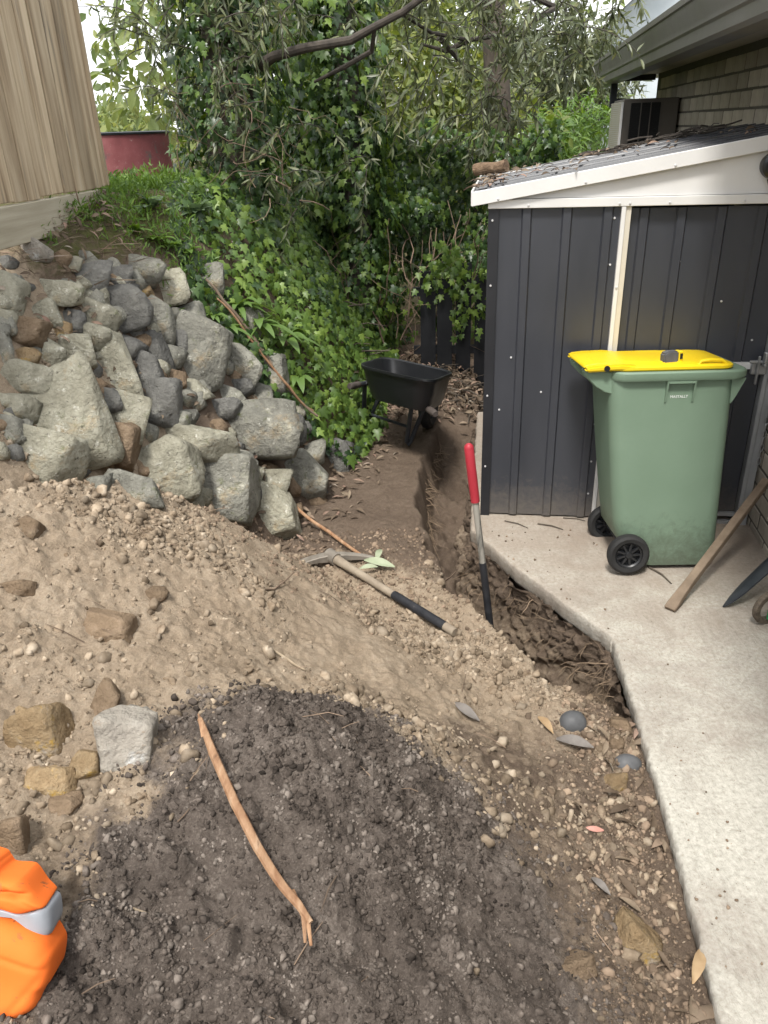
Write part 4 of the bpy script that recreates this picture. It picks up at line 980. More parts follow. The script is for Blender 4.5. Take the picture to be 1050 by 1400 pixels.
        m.lathe([(0.0001, -0.02), (0.014, -0.02), (0.017, -0.015), (0.017, 0.01), (0.0001, 0.01)], 16, 'y')
        m.lathe([(0.0001, 0.0085), (0.055, 0.0085), (0.055, 0.0115), (0.0001, 0.0115)], 24, 'y')
        m.build('spokes', bl, wr, smooth=True)
    MB().tube([(-0.195, -0.19, 0.105), (-0.195, 0.16, 0.105)], 0.01, 8).build('axle', MAT['dark_steel'], root)
    # faint white maker's print under the rim
    cu = bpy.data.curves.new('print', 'FONT'); cu.body = 'MASTALLT'; cu.size = 0.0165; cu.align_x = 'CENTER'
    to = bpy.data.objects.new('print', cu); COL.objects.link(to)
    dg = bpy.context.evaluated_depsgraph_get(); dg.update()
    me = bpy.data.meshes.new_from_object(to.evaluated_get(dg)); bpy.data.objects.remove(to)
    me.materials.clear()
    link('maker_print', me, MAT['white_print'], root, loc=(-0.026, -0.2045, 0.853), rot=(math.radians(90 - 2.5), 0, 0))
    return root
wheelie_bin()
def tape():
    p = Vector((1.322, 3.43, 0)); 
    r = empty('tape_measure', (1.305, 3.345, 0.9885), 0, rot=(math.radians(-6), 0, math.radians(8)))
    tag(r, 'grey and yellow tape measure sitting on the yellow bin lid', 'tape measure')
    MB().prism([(-0.046, 0), (0.022, 0), (0.022, 0.052), (0.012, 0.056), (-0.03, 0.056), (-0.046, 0.046)], 'y', -0.022, 0.022).build('case', MAT['grip_dark'], r, bevel=0.006, seg=2, smooth=True)
    MB().box(0.0225, 0.042, -0.023, 0.023, 0.001, 0.054).build('front_panel', MAT['bin_yellow'], r, bevel=0.004, seg=1)
    MB().box(0.026, 0.038, -0.026, -0.0232, 0.02, 0.044).build('clip', MAT['black_plastic'], r)
    MB().box(0.0425, 0.06, -0.012, 0.012, 0.002, 0.006).build('blade_hook', MAT['black_plastic'], r)
tape()

# ------------------------------------------------------------------ wheelbarrow
def barrow():
    root = empty('wheelbarrow', (0.15, 5.0, 0.0)); o = np.array([0.15, 5.0, 0.0])
    tag(root, 'black plastic tray wheelbarrow on the path by the ivy bank', 'wheelbarrow')
    bl = MAT['black_plastic']
    NL, NR = np.array([-0.135, 4.80, 0.62]) - o, np.array([0.30, 4.38, 0.625]) - o        # near edge of the rim (handle end)
    FL, FR = np.array([0.055, 5.40, 0.505]) - o, np.array([0.50, 4.98, 0.50]) - o           # far edge
    def quad(k, dz, s=0.0):
        c = (NL + NR + FL + FR) / 4
        return [c + (p - c) * k + np.array([0, 0, dz]) for p in (NL, NR, FR, FL)]
    def rounded(k, dz, r=0.24, n=6):
        q = quad(k, dz); out = []
        for i in range(4):
            a, b, c = q[i - 1], q[i], q[(i + 1) % 4]
            s = b + (a - b) * r; e = b + (c - b) * r
            for j in range(n):
                t = j / (n - 1); out.append((1 - t) ** 2 * s + 2 * t * (1 - t) * b + t * t * e)
        return out
    tray = MB().loft([rounded(1.03, -0.018), rounded(1.045, -0.008), rounded(1.04, 0.004), rounded(1.0, 0.004), rounded(0.97, -0.004), rounded(0.90, -0.10), rounded(0.78, -0.20), rounded(0.6, -0.215)], cap0=False).build('tray', bl, root, smooth=True)
    MB().loft([rounded(1.03, -0.0185), rounded(1.0, -0.02), rounded(0.985, -0.03), rounded(0.93, -0.105), rounded(0.80, -0.215), rounded(0.6, -0.228)], cap0=False).build('tray_underside', bl, root, smooth=True)
    # wheel under the far end
    fm = (FL + FR) / 2; ax = (fm - (NL + NR) / 2); ax[2] = 0; ax /= np.linalg.norm(ax); lat = np.array([ax[1], -ax[0], 0])
    wc = np.array([0.20, 0.30, 0.17]); V = []
    wh = empty('wheel', tuple(wc)); wh.parent = root; wh.rotation_euler = (0, 0, math.atan2(lat[1], lat[0]) - math.pi / 2)
    MB().lathe([(0.10, -0.03), (0.14, -0.042), (0.165, -0.025), (0.17, 0.0), (0.165, 0.025), (0.14, 0.042), (0.10, 0.03), (0.10, -0.03)], 32, 'y').build('tyre', MAT['rubber'], wh, smooth=True)
    MB().lathe([(0.0001, -0.03), (0.03, -0.03), (0.03, -0.015), (0.099, -0.012), (0.099, 0.012), (0.03, 0.015), (0.03, 0.03), (0.0001, 0.03)], 24, 'y').build('rim', MAT['dark_steel'], wh, smooth=True)
    # handles with grips towards the camera
    HR = np.array([0.335, 4.44, 0.40]) - o; HL = np.array([-0.20, 4.97, 0.43]) - o
    for H, far in ((HR, np.array([0.08, 5.14, 0.42]) - o), (HL, np.array([-0.02, 5.30, 0.36]) - o)):
        d = far - H
        h = MB().tube([H + d * 0.30, H + d * 0.65, far], 0.018, 8).build('handle', MAT['dark_steel'], root, smooth=True)
        MB().tube([H, H + d * 0.015, H + d * 0.05, H + d * 0.32], [0.017, 0.022, 0.024, 0.024], 12).build('grip', MAT['grip_brown'], h, smooth=True)
    LR = np.array([0.185, 4.945, 0.0]) - o; LL = np.array([-0.115, 5.33, 0.0]) - o
    def leg(foot_, topa, topb, nm='leg'):
        f = np.array(foot_); t = 0.016
        MB().tube([topa, f + np.array([-0.012, 0, 0.03]), f + np.array([0, 0, 0.012]), f + np.array([0.014, 0, 0.03]), topb], 0.016, 8).build(nm, MAT['dark_steel'], root, smooth=True)
    leg(LR, np.array([0.215, 4.80, 0.40]) - o, np.array([0.33, 4.86, 0.40]) - o)
    leg(LL, np.array([-0.10, 5.14, 0.40]) - o, np.array([0.05, 5.22, 0.38]) - o)
    cb = MB().tube([LL + np.array([0.0, -0.03, 0.13]), LR + np.array([0.0, -0.015, 0.145])], 0.011, 8).build('cross_bar', MAT['dark_steel'], root)
    MB().lathe([(0.0001, -0.004), (0.008, -0.004), (0.008, 0.004)], 8, 'y', tuple(LR + np.array([0.0, -0.03, 0.145]))).build('bolt', MAT['galv'], root)
barrow()

# ------------------------------------------------------------------ tools
def digging_bar():
    r = empty('digging_bar', (0.50, 2.95, -0.40)); tag(r, 'upright digging bar with a red grip standing in the trench', 'digging bar')
    o = np.array([0.50, 2.95, -0.40])
    A = np.array([0.363, 2.99, 0.772]) - o; B = np.array([0.462, 2.955, -0.02]) - o; D = B - A; Bt = A + D * 1.42
    pt = lambda t: A + D * t
    MB().tube([pt(0.70), pt(1.0), Bt], [0.0168, 0.0168, 0.015], 12).build('lower_shaft', MAT['black_grip'], r, smooth=True)
    MB().tube([pt(0.30), pt(0.45), pt(0.60), pt(0.705)], 0.0142, 12).build('shaft', MAT['worn_shaft'], r, smooth=True)
    MB().tube([pt(0.0) - D * 0.008, pt(0.0), pt(0.012), pt(0.2), pt(0.325)], [0.010, 0.017, 0.0205, 0.0205, 0.0198], 16).build('grip', MAT['red_grip'], r, smooth=True)
digging_bar()
def mattock():
    h = drop(455, 772); e = drop(622, 872)
    o = h.copy(); r = empty('mattock', tuple(o)); tag(r, 'mattock with a black taped handle lying on the soil beside the trench', 'mattock')
    A = np.array([0, 0, 0.045]); B = e - o + np.array([0, 0, 0.028]); D = B - A
    MB().tube([A - D * 0.03, A + D * 0.02, A + D * 0.2, A + D * 0.55], [0.030, 0.026, 0.020, 0.0185], 12).build('handle', MAT['handle_wood'], r, smooth=True)
    MB().tube([A + D * 0.54, A + D * 0.56, A + D * 0.93], [0.0195, 0.0215, 0.0215], 12).build('grip_tape', MAT['black_grip'], r, smooth=True)
    MB().tube([A + D * 0.925, A + D * 0.99, B], [0.020, 0.021, 0.019], 12).build('handle_end', MAT['handle_wood'], r, smooth=True)
    MB().tube([A - D * 0.035, A + D * 0.045], [0.036, 0.033], 14).build('collar', MAT['worn_iron'], r, smooth=True)
    s = np.array([1.0, 0.10, 0.0]); u_ = np.array([0, 0, 1.0]); f_ = np.array([-0.1, 1, 0])
    def blade(dir_, L, w0, w1, t0, t1, n):
        loops = []
        for k in range(5):
            t = k / 4; c = A + dir_ * (0.02 + L * t) + u_ * (-0.03 * t * t)
            w_ = w0 + (w1 - w0) * t; th = t0 + (t1 - t0) * t
            loops.append([c + f_ * w_ / 2 + u_ * th / 2, c - f_ * w_ / 2 + u_ * th / 2, c - f_ * w_ / 2 - u_ * th / 2, c + f_ * w_ / 2 - u_ * th / 2])
        MB().loft(loops).build(n, MAT['worn_iron'], r, bevel=0.003, seg=1)
    blade(-s, 0.17, 0.045, 0.055, 0.04, 0.012, 'adze_blade'); blade(s, 0.19, 0.04, 0.022, 0.04, 0.02, 'pick_blade')
mattock()
def right_tools():
    A = np.array([1.255, 2.847, 0.012]); B = np.array([1.865, 3.385, 0.372])
    D = B - A
    r = MB()
    def sq(t, w_, h_):
        c = A + D * t; d = D / np.linalg.norm(D); sx = np.cross(d, (0, 0, 1.0)); sx /= np.linalg.norm(sx); up = np.cross(sx, d)
        return [c + sx * w_ + up * h_, c - sx * w_ + up * h_, c - sx * w_ - up * h_, c + sx * w_ - up * h_]
    r.loft([sq(0.0, 0.026, 0.009), sq(0.03, 0.026, 0.012), sq(0.1, 0.022, 0.016), sq(0.2, 0.019, 0.018), sq(0.6, 0.019, 0.0185), sq(1.0, 0.019, 0.018)])
    tag(r.build('wooden_stake', MAT['old_wood'], None, bevel=0.003, seg=1), 'weathered wooden stake propped against the brick wall by the bin', 'stake')
    r = empty('spade', (1.484, 2.81, 0.0)); o = np.array([1.484, 2.81, 0.0]); tag(r, 'dark steel spade blade standing on the slab at the right edge', 'spade')
    a = np.array([0, 0, 0.005]); top = np.array([0.30, 0.12, 0.22]); d = top / np.linalg.norm(top)
    sd_ = np.array([0.03, 0.10, 0.0]); nn = np.cross(sd_, d); nn /= np.linalg.norm(nn)
    loops = []
    for k, (t, wv, bow) in enumerate(((0, 0.02, 0), (0.12, 0.5, 0.004), (0.3, 0.85, 0.008), (0.6, 1.0, 0.012), (1.0, 1.05, 0.016))):
        c = a + top * t
        loops.append([c + sd_ * (0.5 + s_ * wv * 0.5) + nn * (-bow * (1 - s_ * s_) + q * 0.0035) for q in (1, -1) for s_ in ((-1, -0.5, 0, 0.5, 1) if q == 1 else (1, 0.5, 0, -0.5, -1))])
    MB().loft(loops).build('blade', MAT['dark_steel'], r, smooth=True)
    MB().tube([a + top * 0.8 + sd_ * 0.5, a + top * 1.1 + sd_ * 0.5, a + top * 1.5 + sd_ * 0.5], [0.02, 0.019, 0.017], 10).build('socket', MAT['dark_steel'], r, smooth=True)
    MB().tube([a + top * 0.99 - sd_ * 0.1, a + top * 1.0 + sd_ * 0.4], 0.011, 8).build('tread', MAT['dark_steel'], r, smooth=True)
    r = empty('scrubbing_brush', (1.605, 2.76, 0.0), 0.3); tag(r, 'bright green brush with brown bristles on the slab at the right edge', 'brush')
    MB().lathe([(0.052, -0.012), (0.075, -0.012), (0.078, 0.0), (0.075, 0.012), (0.052, 0.012), (0.052, -0.012)], 32, 'y', (0.02, -0.03, 0.078)).build('bristles', MAT['bristle'], r)
    MB().prism([(0.0, 0.03), (0.06, 0.03), (0.06, 0.15), (0.018, 0.15), (-0.005, 0.135)], 'y', -0.055, -0.0435).build('handle', MAT['green_plastic'], r, bevel=0.006, seg=2, smooth=True)
right_tools()

# ------------------------------------------------------------------ orange jacket in the corner
def jacket():
    c = drop(10, 1332)
    r = empty('work_jacket', tuple(c)); tag(r, 'orange high visibility jacket with a grey reflective strip at the lower left corner', 'jacket')
    s = px_scale(c)
    # bunched cloth: an outline in the plane of the heap, domed and creased
    def cloth(name, pts, h, mat, par, lift, seed, crease=0.25, n=40, creases=()):
        pts = np.array([(p[0] * s, p[1] * s) for p in pts]); cen = pts.mean(0)
        # smooth closed outline
        m = len(pts); ts = np.linspace(0, m, m * 14, endpoint=False); out = []
        for t in ts:
            i = int(t); f = t - i; p0, p1, p2, p3 = pts[(i - 1) % m], pts[i % m], pts[(i + 1) % m], pts[(i + 2) % m]
            out.append(0.5 * ((2 * p1) + (p2 - p0) * f + (2 * p0 - 5 * p1 + 4 * p2 - p3) * f * f + (3 * p1 - p0 - 3 * p2 + p3) * f ** 3))
        out = np.array(out); V = []; k = len(out); rows = []
        for j in range(n):
            t = 1 - j / (n - 1)
            xy = cen + (out - cen) * t
            dome = h * math.sqrt(max(0, 1 - t ** 5.0)) + lift
            fold = h * crease * (np.sin(xy[:, 0] * 26 + xy[:, 1] * 60 + seed + 2.0 * fbm(xy[:, 0] * 8, xy[:, 1] * 8, oct=2, seed=seed)) + fbm(xy[:, 0] * 7 + seed, xy[:, 1] * 7, oct=2, seed=seed + 1)) * (1 - t ** 8)
            for (a_, b_, c_, w_, dep) in creases:        # pressed-in folds along lines a*x + b*y = c (in pixels of the outline)
                fold = fold - dep * h * np.exp(-((a_ * xy[:, 0] + b_ * xy[:, 1]) / s - c_) ** 2 / (2 * w_ ** 2)) * (1 - t ** 8)
            rows.append((RGT[None] * xy[:, :1] + UPC[None] * xy[:, 1:2]) - FWD[None] * (dome + fold)[:, None])
        under = (RGT[None] * (cen + (out - cen) * 0.93)[:, :1] + UPC[None] * (cen + (out - cen) * 0.93)[:, 1:2]) + FWD[None] * 0.05
        rows = [under] + rows
        V = np.concatenate(rows); nr = len(rows)
        idx = np.arange(nr * k).reshape(nr, k); nxt = np.roll(idx, -1, 1)
        F = np.stack([idx[:-1], nxt[:-1], nxt[1:], idx[1:]], -1).reshape(-1, 4)
        return link(name, np_mesh(name, V, F, smooth=True), MAT[mat], par)
    cloth('lining', [(-70, -130), (0, -110), (45, -60), (40, 40), (-70, 60)], 0.03, 'navy_cloth', r, -0.03, 3, 0.15)
    cloth('sleeve', [(-80, -96), (-40, -90), (-5, -78), (30, -46), (50, -30), (58, -10), (67, 4), (71, 34), (66, 48), (58, 60), (44, 70), (18, 82), (-20, 92), (-80, 98)], 0.045, 'hivis', r, 0.015, 11, 0.035, creases=((0.35, 0.94, 46, 3.0, 0.07), (0.75, -0.66, 34, 4.0, 0.05), (0.2, 0.98, -30, 4.0, 0.06)))
    cloth('reflective_strip', [(-80, 96), (-10, 95), (20, 83), (45, 71), (58, 56), (64, 66), (62, 90), (56, 97), (46, 95), (25, 93), (-10, 101), (-80, 102)], 0.03, 'tape_grey', r, 0.0, 5, 0.08)
    cloth('shoulder', [(-80, 96), (-10, 98), (24, 90), (44, 94), (57, 99), (44, 114), (30, 134), (20, 139), (-4, 141), (-12, 150), (-24, 160), (-80, 168)], 0.03, 'hivis', r, 0.010, 23, 0.05, creases=((0.12, 0.99, 122, 3.0, 0.4), (0.6, 0.8, 108, 3.0, 0.12)))
jacket()

# ------------------------------------------------------------------ fallen bark, sticks and leaves
def stick(name, px, rad, mat, label, cat='stick', lift=0.008, flat=1.0, dz=None, seg=8, n=5):
    pts = []
    for i, (u, v) in enumerate(px):
        p = drop(u, v); p[2] += lift + (dz[i] if dz else 0); pts.append(p)
    # subdivide
    P = np.array(pts); t = np.linspace(0, len(P) - 1, (len(P) - 1) * n + 1)
    Q = np.stack([np.interp(t, np.arange(len(P)), P[:, k]) for k in range(3)], 1)
    Q[:, 2] = np.convolve(np.pad(Q[:, 2], 3, mode='edge'), np.ones(7) / 7, 'valid')
    rr = np.interp(t, np.linspace(0, len(P) - 1, len(rad)), rad)
    m = MB().tube(list(Q), list(rr), seg, flat=flat)
    return tag(m.build(name, MAT[mat], None, smooth=True), label, cat)
main = [(277, 1003), (296, 1055), (325, 1120), (355, 1180), (385, 1230), (410, 1258), (428, 1285)]
st_ = stick('bark_strip', main, [0.007, 0.011, 0.0115, 0.0115, 0.011, 0.010, 0.006], 'bark_strip', 'long curled strip of reddish bark lying across the dark soil heap', 'bark strip', 0.056, 0.75, n=6)
def splint(par, px, rad):
    P = [drop(u, v) + np.array([0, 0, 0.056]) for u, v in px]
    MB().tube(P, rad, 6, flat=0.4).build('split_end', MAT['bark_strip'], par, smooth=True)
splint(st_, [(402, 1240), (418, 1275), (420, 1312)], [0.006, 0.006, 0.003]); splint(st_, [(410, 1255), (424, 1285), (428, 1316)], [0.005, 0.005, 0.003])
splint(st_, [(283, 1030), (279, 1010), (275, 998)], [0.007, 0.006, 0.002])
stick('stick', [(333, 716), (346, 692), (357, 668)], [0.010, 0.010, 0.007], 'bark_strip', 'short reddish stick leaning on the lowest grey rock', lift=0.03)
stick('stick', [(357, 668), (400, 700), (450, 735), (494, 766)], [0.006, 0.009, 0.010, 0.008], 'bark_strip', 'long reddish stick sloping from the rocks down to the mattock', lift=0.03)
stick('stick', [(286, 418), (310, 450), (345, 490), (385, 550), (438, 616)], [0.006, 0.009, 0.011, 0.010, 0.007], 'old_wood', 'long brown branch lying down the bank between rocks and ivy', lift=0.17)
stick('stick', [(300, 440), (345, 500), (400, 575), (432, 605)], [0.005, 0.007, 0.008, 0.005], 'bark_strip', 'thin reddish branch just below the long brown branch on the bank', lift=0.18)
stick('stick', [(345, 812), (375, 808), (402, 790)], [0.003, 0.004, 0.002], 'twig', 'thin dark twig near the crest of the tan mound', 'twig', 0.012)
stick('stick', [(368, 886), (395, 907), (418, 920)], [0.004, 0.0055, 0.003], 'pale_wood', 'pale curved root on the tan slope above the dark heap', 'root', 0.01)
stick('stick', [(150, 1245), (180, 1243), (210, 1255)], [0.002, 0.003, 0.002], 'pale_wood', 'pale thin root on the dark soil right of the jacket', 'root', 0.006)
stick('stick', [(78, 1312), (95, 1296), (106, 1285)], [0.002, 0.003, 0.002], 'pale_wood', 'short pale twig poking out from under the orange jacket', 'twig', 0.01)
stick('stick', [(545, 792), (585, 797), (622, 800)], [0.005, 0.006, 0.005], 'twig', 'dark stick lying on the trench lip behind the mattock handle', lift=0.012)
stick('bark_strip', [(940, 1398), (975, 1385), (1012, 1368)], [0.014, 0.018, 0.006], 'old_wood', 'torn piece of dark bark at the bottom right slab corner', 'bark strip', 0.02, 0.4)

def leaf_shape(kind):
    if kind == 'ivy':
        half = [(0.0, 0.0), (0.20, -0.10), (0.44, 0.06), (0.27, 0.27), (0.50, 0.56), (0.20, 0.55)]
        pts = half + [(0.0, 1.0)] + [(-x, y) for x, y in reversed(half[1:])]
        V = [(x, y, -0.35 * x * x - 0.10 * y * y) for x, y in pts] + [(0, 0.36, 0.05)]
        n = len(pts); F = [(i, (i + 1) % n, n) for i in range(n)]
    elif kind == 'gum':
        V = [(0, 0, 0), (0.10, 0.3, 0.015), (-0.08, 0.3, 0.015), (0.13, 0.6, -0.03), (-0.05, 0.6, -0.03), (0.10, 1.0, -0.12), (0.01, 0.3, -0.01), (0.04, 0.6, -0.05)]
        F = [(0, 1, 6), (0, 6, 2), (1, 3, 7), (1, 7, 6), (2, 6, 7), (2, 7, 4), (3, 5, 7), (4, 7, 5)]
    elif kind == 'oval':
        V = [(0, 0, 0), (0.2, 0.3, 0.04), (0.0, 0.33, -0.02), (-0.2, 0.3, 0.04), (0.19, 0.65, 0.03), (0, 0.65, -0.04), (-0.19, 0.65, 0.03), (0, 1, -0.1)]
        F = [(0, 1, 2), (0, 2, 3), (1, 4, 5), (1, 5, 2), (2, 5, 6), (2, 6, 3), (4, 7, 5), (5, 7, 6)]
    elif kind == 'curl':
        V = []; F = []
        for k in range(6):
            t = k / 5; w_ = 0.15 * math.sin(math.pi * (0.06 + 0.9 * t)) ; z = 0.16 * math.sin(3.0 * t)
            V += [(-w_ + 0.1 * t * t, t, z + 0.05), (0.1 * t * t, t, z), (w_ + 0.1 * t * t, t, z + 0.05)]
        for k in range(5):
            a = k * 3; F += [(a, a + 1, a + 4), (a, a + 4, a + 3), (a + 1, a + 2, a + 5), (a + 1, a + 5, a + 4)]
    return np.array(V, float), np.array(F)
SH = {k: leaf_shape(k) for k in ('ivy', 'gum', 'oval', 'curl')}
def leaves(name, kind, P, T, N, S, mat, parent=None, label=None, cat=None, stuff=True):
    V, F = SH[kind]
    W, FF = scatter(V, F, P, basis(T, N), S)
    o = link(name, np_mesh(name, W, FF, smooth=False), MAT[mat], parent)
    if stuff: o['kind'] = 'stuff'
    if label: tag(o, label, cat)
    return o
def litter(name, label, n, region, smin, smax, box=(-1.2, 0.95, 0.8, 6.6), lift=0.008):
    P = []
    while len(P) < n:
        x = rng.uniform(box[0], box[1], 4 * n); y = rng.uniform(box[2], box[3], 4 * n)
        k = rng.uniform(size=4 * n) < region(x, y); P += list(zip(x[k], y[k]))
    P = np.array(P[:n]); x, y = P.T
    nr = gnorm(x, y) + rng.normal(0, 0.35, (n, 3)); T = rng.normal(size=(n, 3)); T[:, 2] *= 0.2
    T = T - nr * (np.sum(T * nr, 1) / np.sum(nr * nr, 1))[:, None]
    pos = np.stack([x, y, gz(x, y) + lift * rng.uniform(0.3, 1.6, n)], 1)
    leaves(name, 'curl', pos, T, nr, rng.uniform(smin, smax, n), 'dead_leaf', None, label, 'leaf litter')
litter('path_leaf_litter', 'brown fallen leaves on the path below the rocks', 260, lambda x, y: sstep(0.45, 0.0, x - foot(y)) * (x > foot(y) - 0.15) * (y > 3.4) * (y < 5.2), 0.03, 0.075)
litter('rock_leaf_litter', 'dead leaves caught between the rocks of the bank', 320, lambda x, y: (x < foot(y) - 0.1) * (y > 3.3) * (y < 4.6) * (x > -1.6) * sstep(-0.1, 0.4, fbm(x * 4, y * 4, oct=2, seed=77)), 0.025, 0.065, (-1.6, 0, 3.3, 4.7), 0.05)
litter('edge_leaf_litter', 'dry leaves scattered on the soil beside the slab edge', 55, lambda x, y: sstep(-0.35, -0.05, x - edge_x(y)) * (x < edge_x(y) - 0.01) * (y < 2.4), 0.03, 0.085, (0.2, 0.95, 0.8, 2.5))
litter('back_leaf_litter', 'brown leaves and bark covering the ground before the picket fence', 2000, lambda x, y: sstep(5.2, 5.9, y) * (x > -0.35) * 1.0, 0.03, 0.085, (-0.4, 1.0, 5.2, 6.9), 0.03)

def stick_heap(name, label, n, box, zf, lmin, lmax, rmin, rmax, mat='twig', tilt=0.25):
    m = MB()
    for k in range(n):
        x, y = random.uniform(box[0], box[1]), random.uniform(box[2], box[3])
        a = random.uniform(0, 6.28); L = random.uniform(lmin, lmax)
        z = zf(x, y); d = np.array([math.cos(a), math.sin(a), random.gauss(0, tilt)]); d /= np.linalg.norm(d)
        A = np.array([x, y, z]) ; B = A + d * L; B[2] = max(B[2], zf(B[0], B[1]) + 0.004)
        C_ = (A + B) / 2 + np.array([random.gauss(0, L * 0.06), random.gauss(0, L * 0.06), random.uniform(0, L * 0.08)])
        r = random.uniform(rmin, rmax)
        m.tube([A, (A + C_) / 2 * 1.0, C_, (B + C_) / 2, B], [r, r, r * 0.9, r * 0.8, r * 0.5], 5)
    o = m.build(name, MAT[mat], None, smooth=True); tag(o, label, 'sticks', kind='stuff'); return o
zg = lambda x, y: float(gz(np.array([x]), np.array([y]))[0])
stick_heap('stick_litter', 'tangle of dead sticks heaped in front of the picket fence', 130, (-0.35, 0.95, 5.7, 6.4), lambda x, y: zg(x, y) + random.uniform(0.0, 0.05), 0.1, 0.4, 0.002, 0.009, 'bark', 0.12)
stick_heap('soil_twigs', 'fine twigs and rootlets lying over the soil', 60, (-1.1, 0.75, 0.9, 3.0), lambda x, y: zg(x, y) + 0.006, 0.03, 0.12, 0.0009, 0.0022, 'twig', 0.1)
# roots hanging from the trench faces
m = MB()
for k in range(330):
    if k < 200:
        y = random.uniform(2.4, 3.7); x = float(edge_x(y)) - 0.02; z = random.uniform(-0.34, -0.08); out_ = -1
    else:
        y = random.uniform(3.6, 5.1); x = float(np.interp(y, LIP_Y, LIP_X)) + 0.05; z = random.uniform(-0.22, -0.02); out_ = 1
    L = random.uniform(0.04, 0.16); pts = [np.array([x, y, z])]
    d = np.array([out_ * random.uniform(0.2, 1.0), random.gauss(0, 0.7), random.uniform(-0.9, 0.25)]); d /= np.linalg.norm(d)
    for j in range(5):
        d = d + np.array([random.gauss(0, 0.25), random.gauss(0, 0.25), random.gauss(-0.12, 0.2)]); d /= np.linalg.norm(d)
        pts.append(pts[-1] + d * L / 5)
    r = random.choice([0.0007, 0.0009, 0.0012, 0.0022]); m.tube(pts, [r, r, r * 0.9, r * 0.8, r * 0.6, r * 0.3], 5)
tag(m.build('trench_roots', MAT['root'], None, smooth=True), 'torn roots hanging from the trench sides', 'roots', kind='stuff')

def slab_dirt():
    n = 420; t = rng.uniform(size=n); y = rng.uniform(1.2, 3.75, n); x = edge_x(y) + 0.015 + np.abs(rng.normal(0, 0.13, n))
    k = rng.uniform(size=n) < 0.35; y[k] = 3.72 - np.abs(rng.normal(0, 0.10, k.sum())) ; x[k] = rng.uniform(0.55, 1.85, k.sum()); y[k] -= 0.16 * (x[k] - 0.55)
    ok = (y - O0[1]) < -0.16 * (x - O0[0]) - 0.02; ok &= (x < 1.85) & (x > edge_x(y) + 0.012); x, y = x[ok], y[ok]; n = len(x)
    W, F = rock_mesh(77, 1, 7, 0.25); r = 0.0012 + 0.006 * rng.uniform(size=n) ** 9
    V, FF = scatter(W, F, np.stack([x, y, 0.001 + r * 0.5], 1), randrot(n), r)
    tag(link('slab_dirt', np_mesh('slab_dirt', V, FF), MAT['mixed_clod']), 'crumbs of soil spilled over the concrete slab', 'soil', kind='stuff')
slab_dirt()
m = MB()
for (u, v, u2, v2, r_) in ((735, 716, 770, 724, 0.004), (888, 776, 918, 798, 0.005), (770, 708, 800, 712, 0.003), (690, 712, 722, 722, 0.003)):
    a, b = on_z(u, v, 0.006), on_z(u2, v2, 0.005); tag(MB().tube([a, (a + b) / 2 + np.array([0.01, 0.004, 0.003]), b], [r_, r_ * 0.9, r_ * 0.6], 6).build('stick', MAT['bark'], None, smooth=True),
        {735: 'dark stick on the slab in front of the left shed panel', 888: 'thin stick on the slab under the green bin', 770: 'tiny stick on the slab against the shed door jamb', 690: 'short twig on the slab by the shed corner'}[u], 'stick')

# ------------------------------------------------------------------ vegetation
def rnd_dir(n): 
    d = rng.normal(size=(n, 3)); return d / np.linalg.norm(d, axis=1, keepdims=True)
def ivy_on_bank():
    n = 24000; x = rng.uniform(-2.3, 0.25, n); y = rng.uniform(4.1, 8.0, n)
    # lower edge of the ivy runs down the bank from the fence towards the barrow
    lim = np.interp(x, [-2.3, -1.6, -1.2, -1.05, -0.9, -0.6, -0.28, 0.0], [6.4, 5.9, 4.8, 4.42, 4.32, 4.40, 4.62, 4.9]) + 0.16 * fbm(x * 3, y * 3, oct=3, seed=81)
    fx_ = foot(y)
    k = (y > lim) & (x < fx_ + 0.10 + 0.08 * fbm(x * 5, y * 5, oct=2, seed=82)) & ((base_z(x, y) > 0.03) | (rng.uniform(size=n) < 0.5))
    x, y = x[k], y[k]; n = len(x)
    nr = gnorm(x, y)
    puff = 0.07 + 0.07 * fbm(x * 2.2, y * 2.2, oct=3, seed=83)
    h = np.clip(puff, 0.01, 0.2) * rng.uniform(0.1, 1.15, n)
    pos = np.stack([x, y, base_z(x, y)], 1) + nr * h[:, None]
    down = np.array([0.25, -0.35, -1.0])[None] + rng.normal(0, 0.35, (n, 3))
    N = nr * 0.7 + np.array([0.1, -0.45, 0.55])[None] + rng.normal(0, 0.33, (n, 3))
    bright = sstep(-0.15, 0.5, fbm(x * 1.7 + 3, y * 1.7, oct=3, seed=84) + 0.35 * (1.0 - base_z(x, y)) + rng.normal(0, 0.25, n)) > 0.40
    r = empty('ivy_ground_cover', (-0.6, 5.0, 0.0)); tag(r, 'dense ivy blanket over the bank left of the wheelbarrow', 'ivy', kind='stuff')
    S = np.clip(np.exp(rng.normal(math.log(0.048), 0.32, n)), 0.022, 0.095)
    off = np.array([-0.6, 5.0, 0.0])
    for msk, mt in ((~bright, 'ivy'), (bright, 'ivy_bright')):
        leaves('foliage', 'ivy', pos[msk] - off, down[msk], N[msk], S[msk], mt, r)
ivy_on_bank()

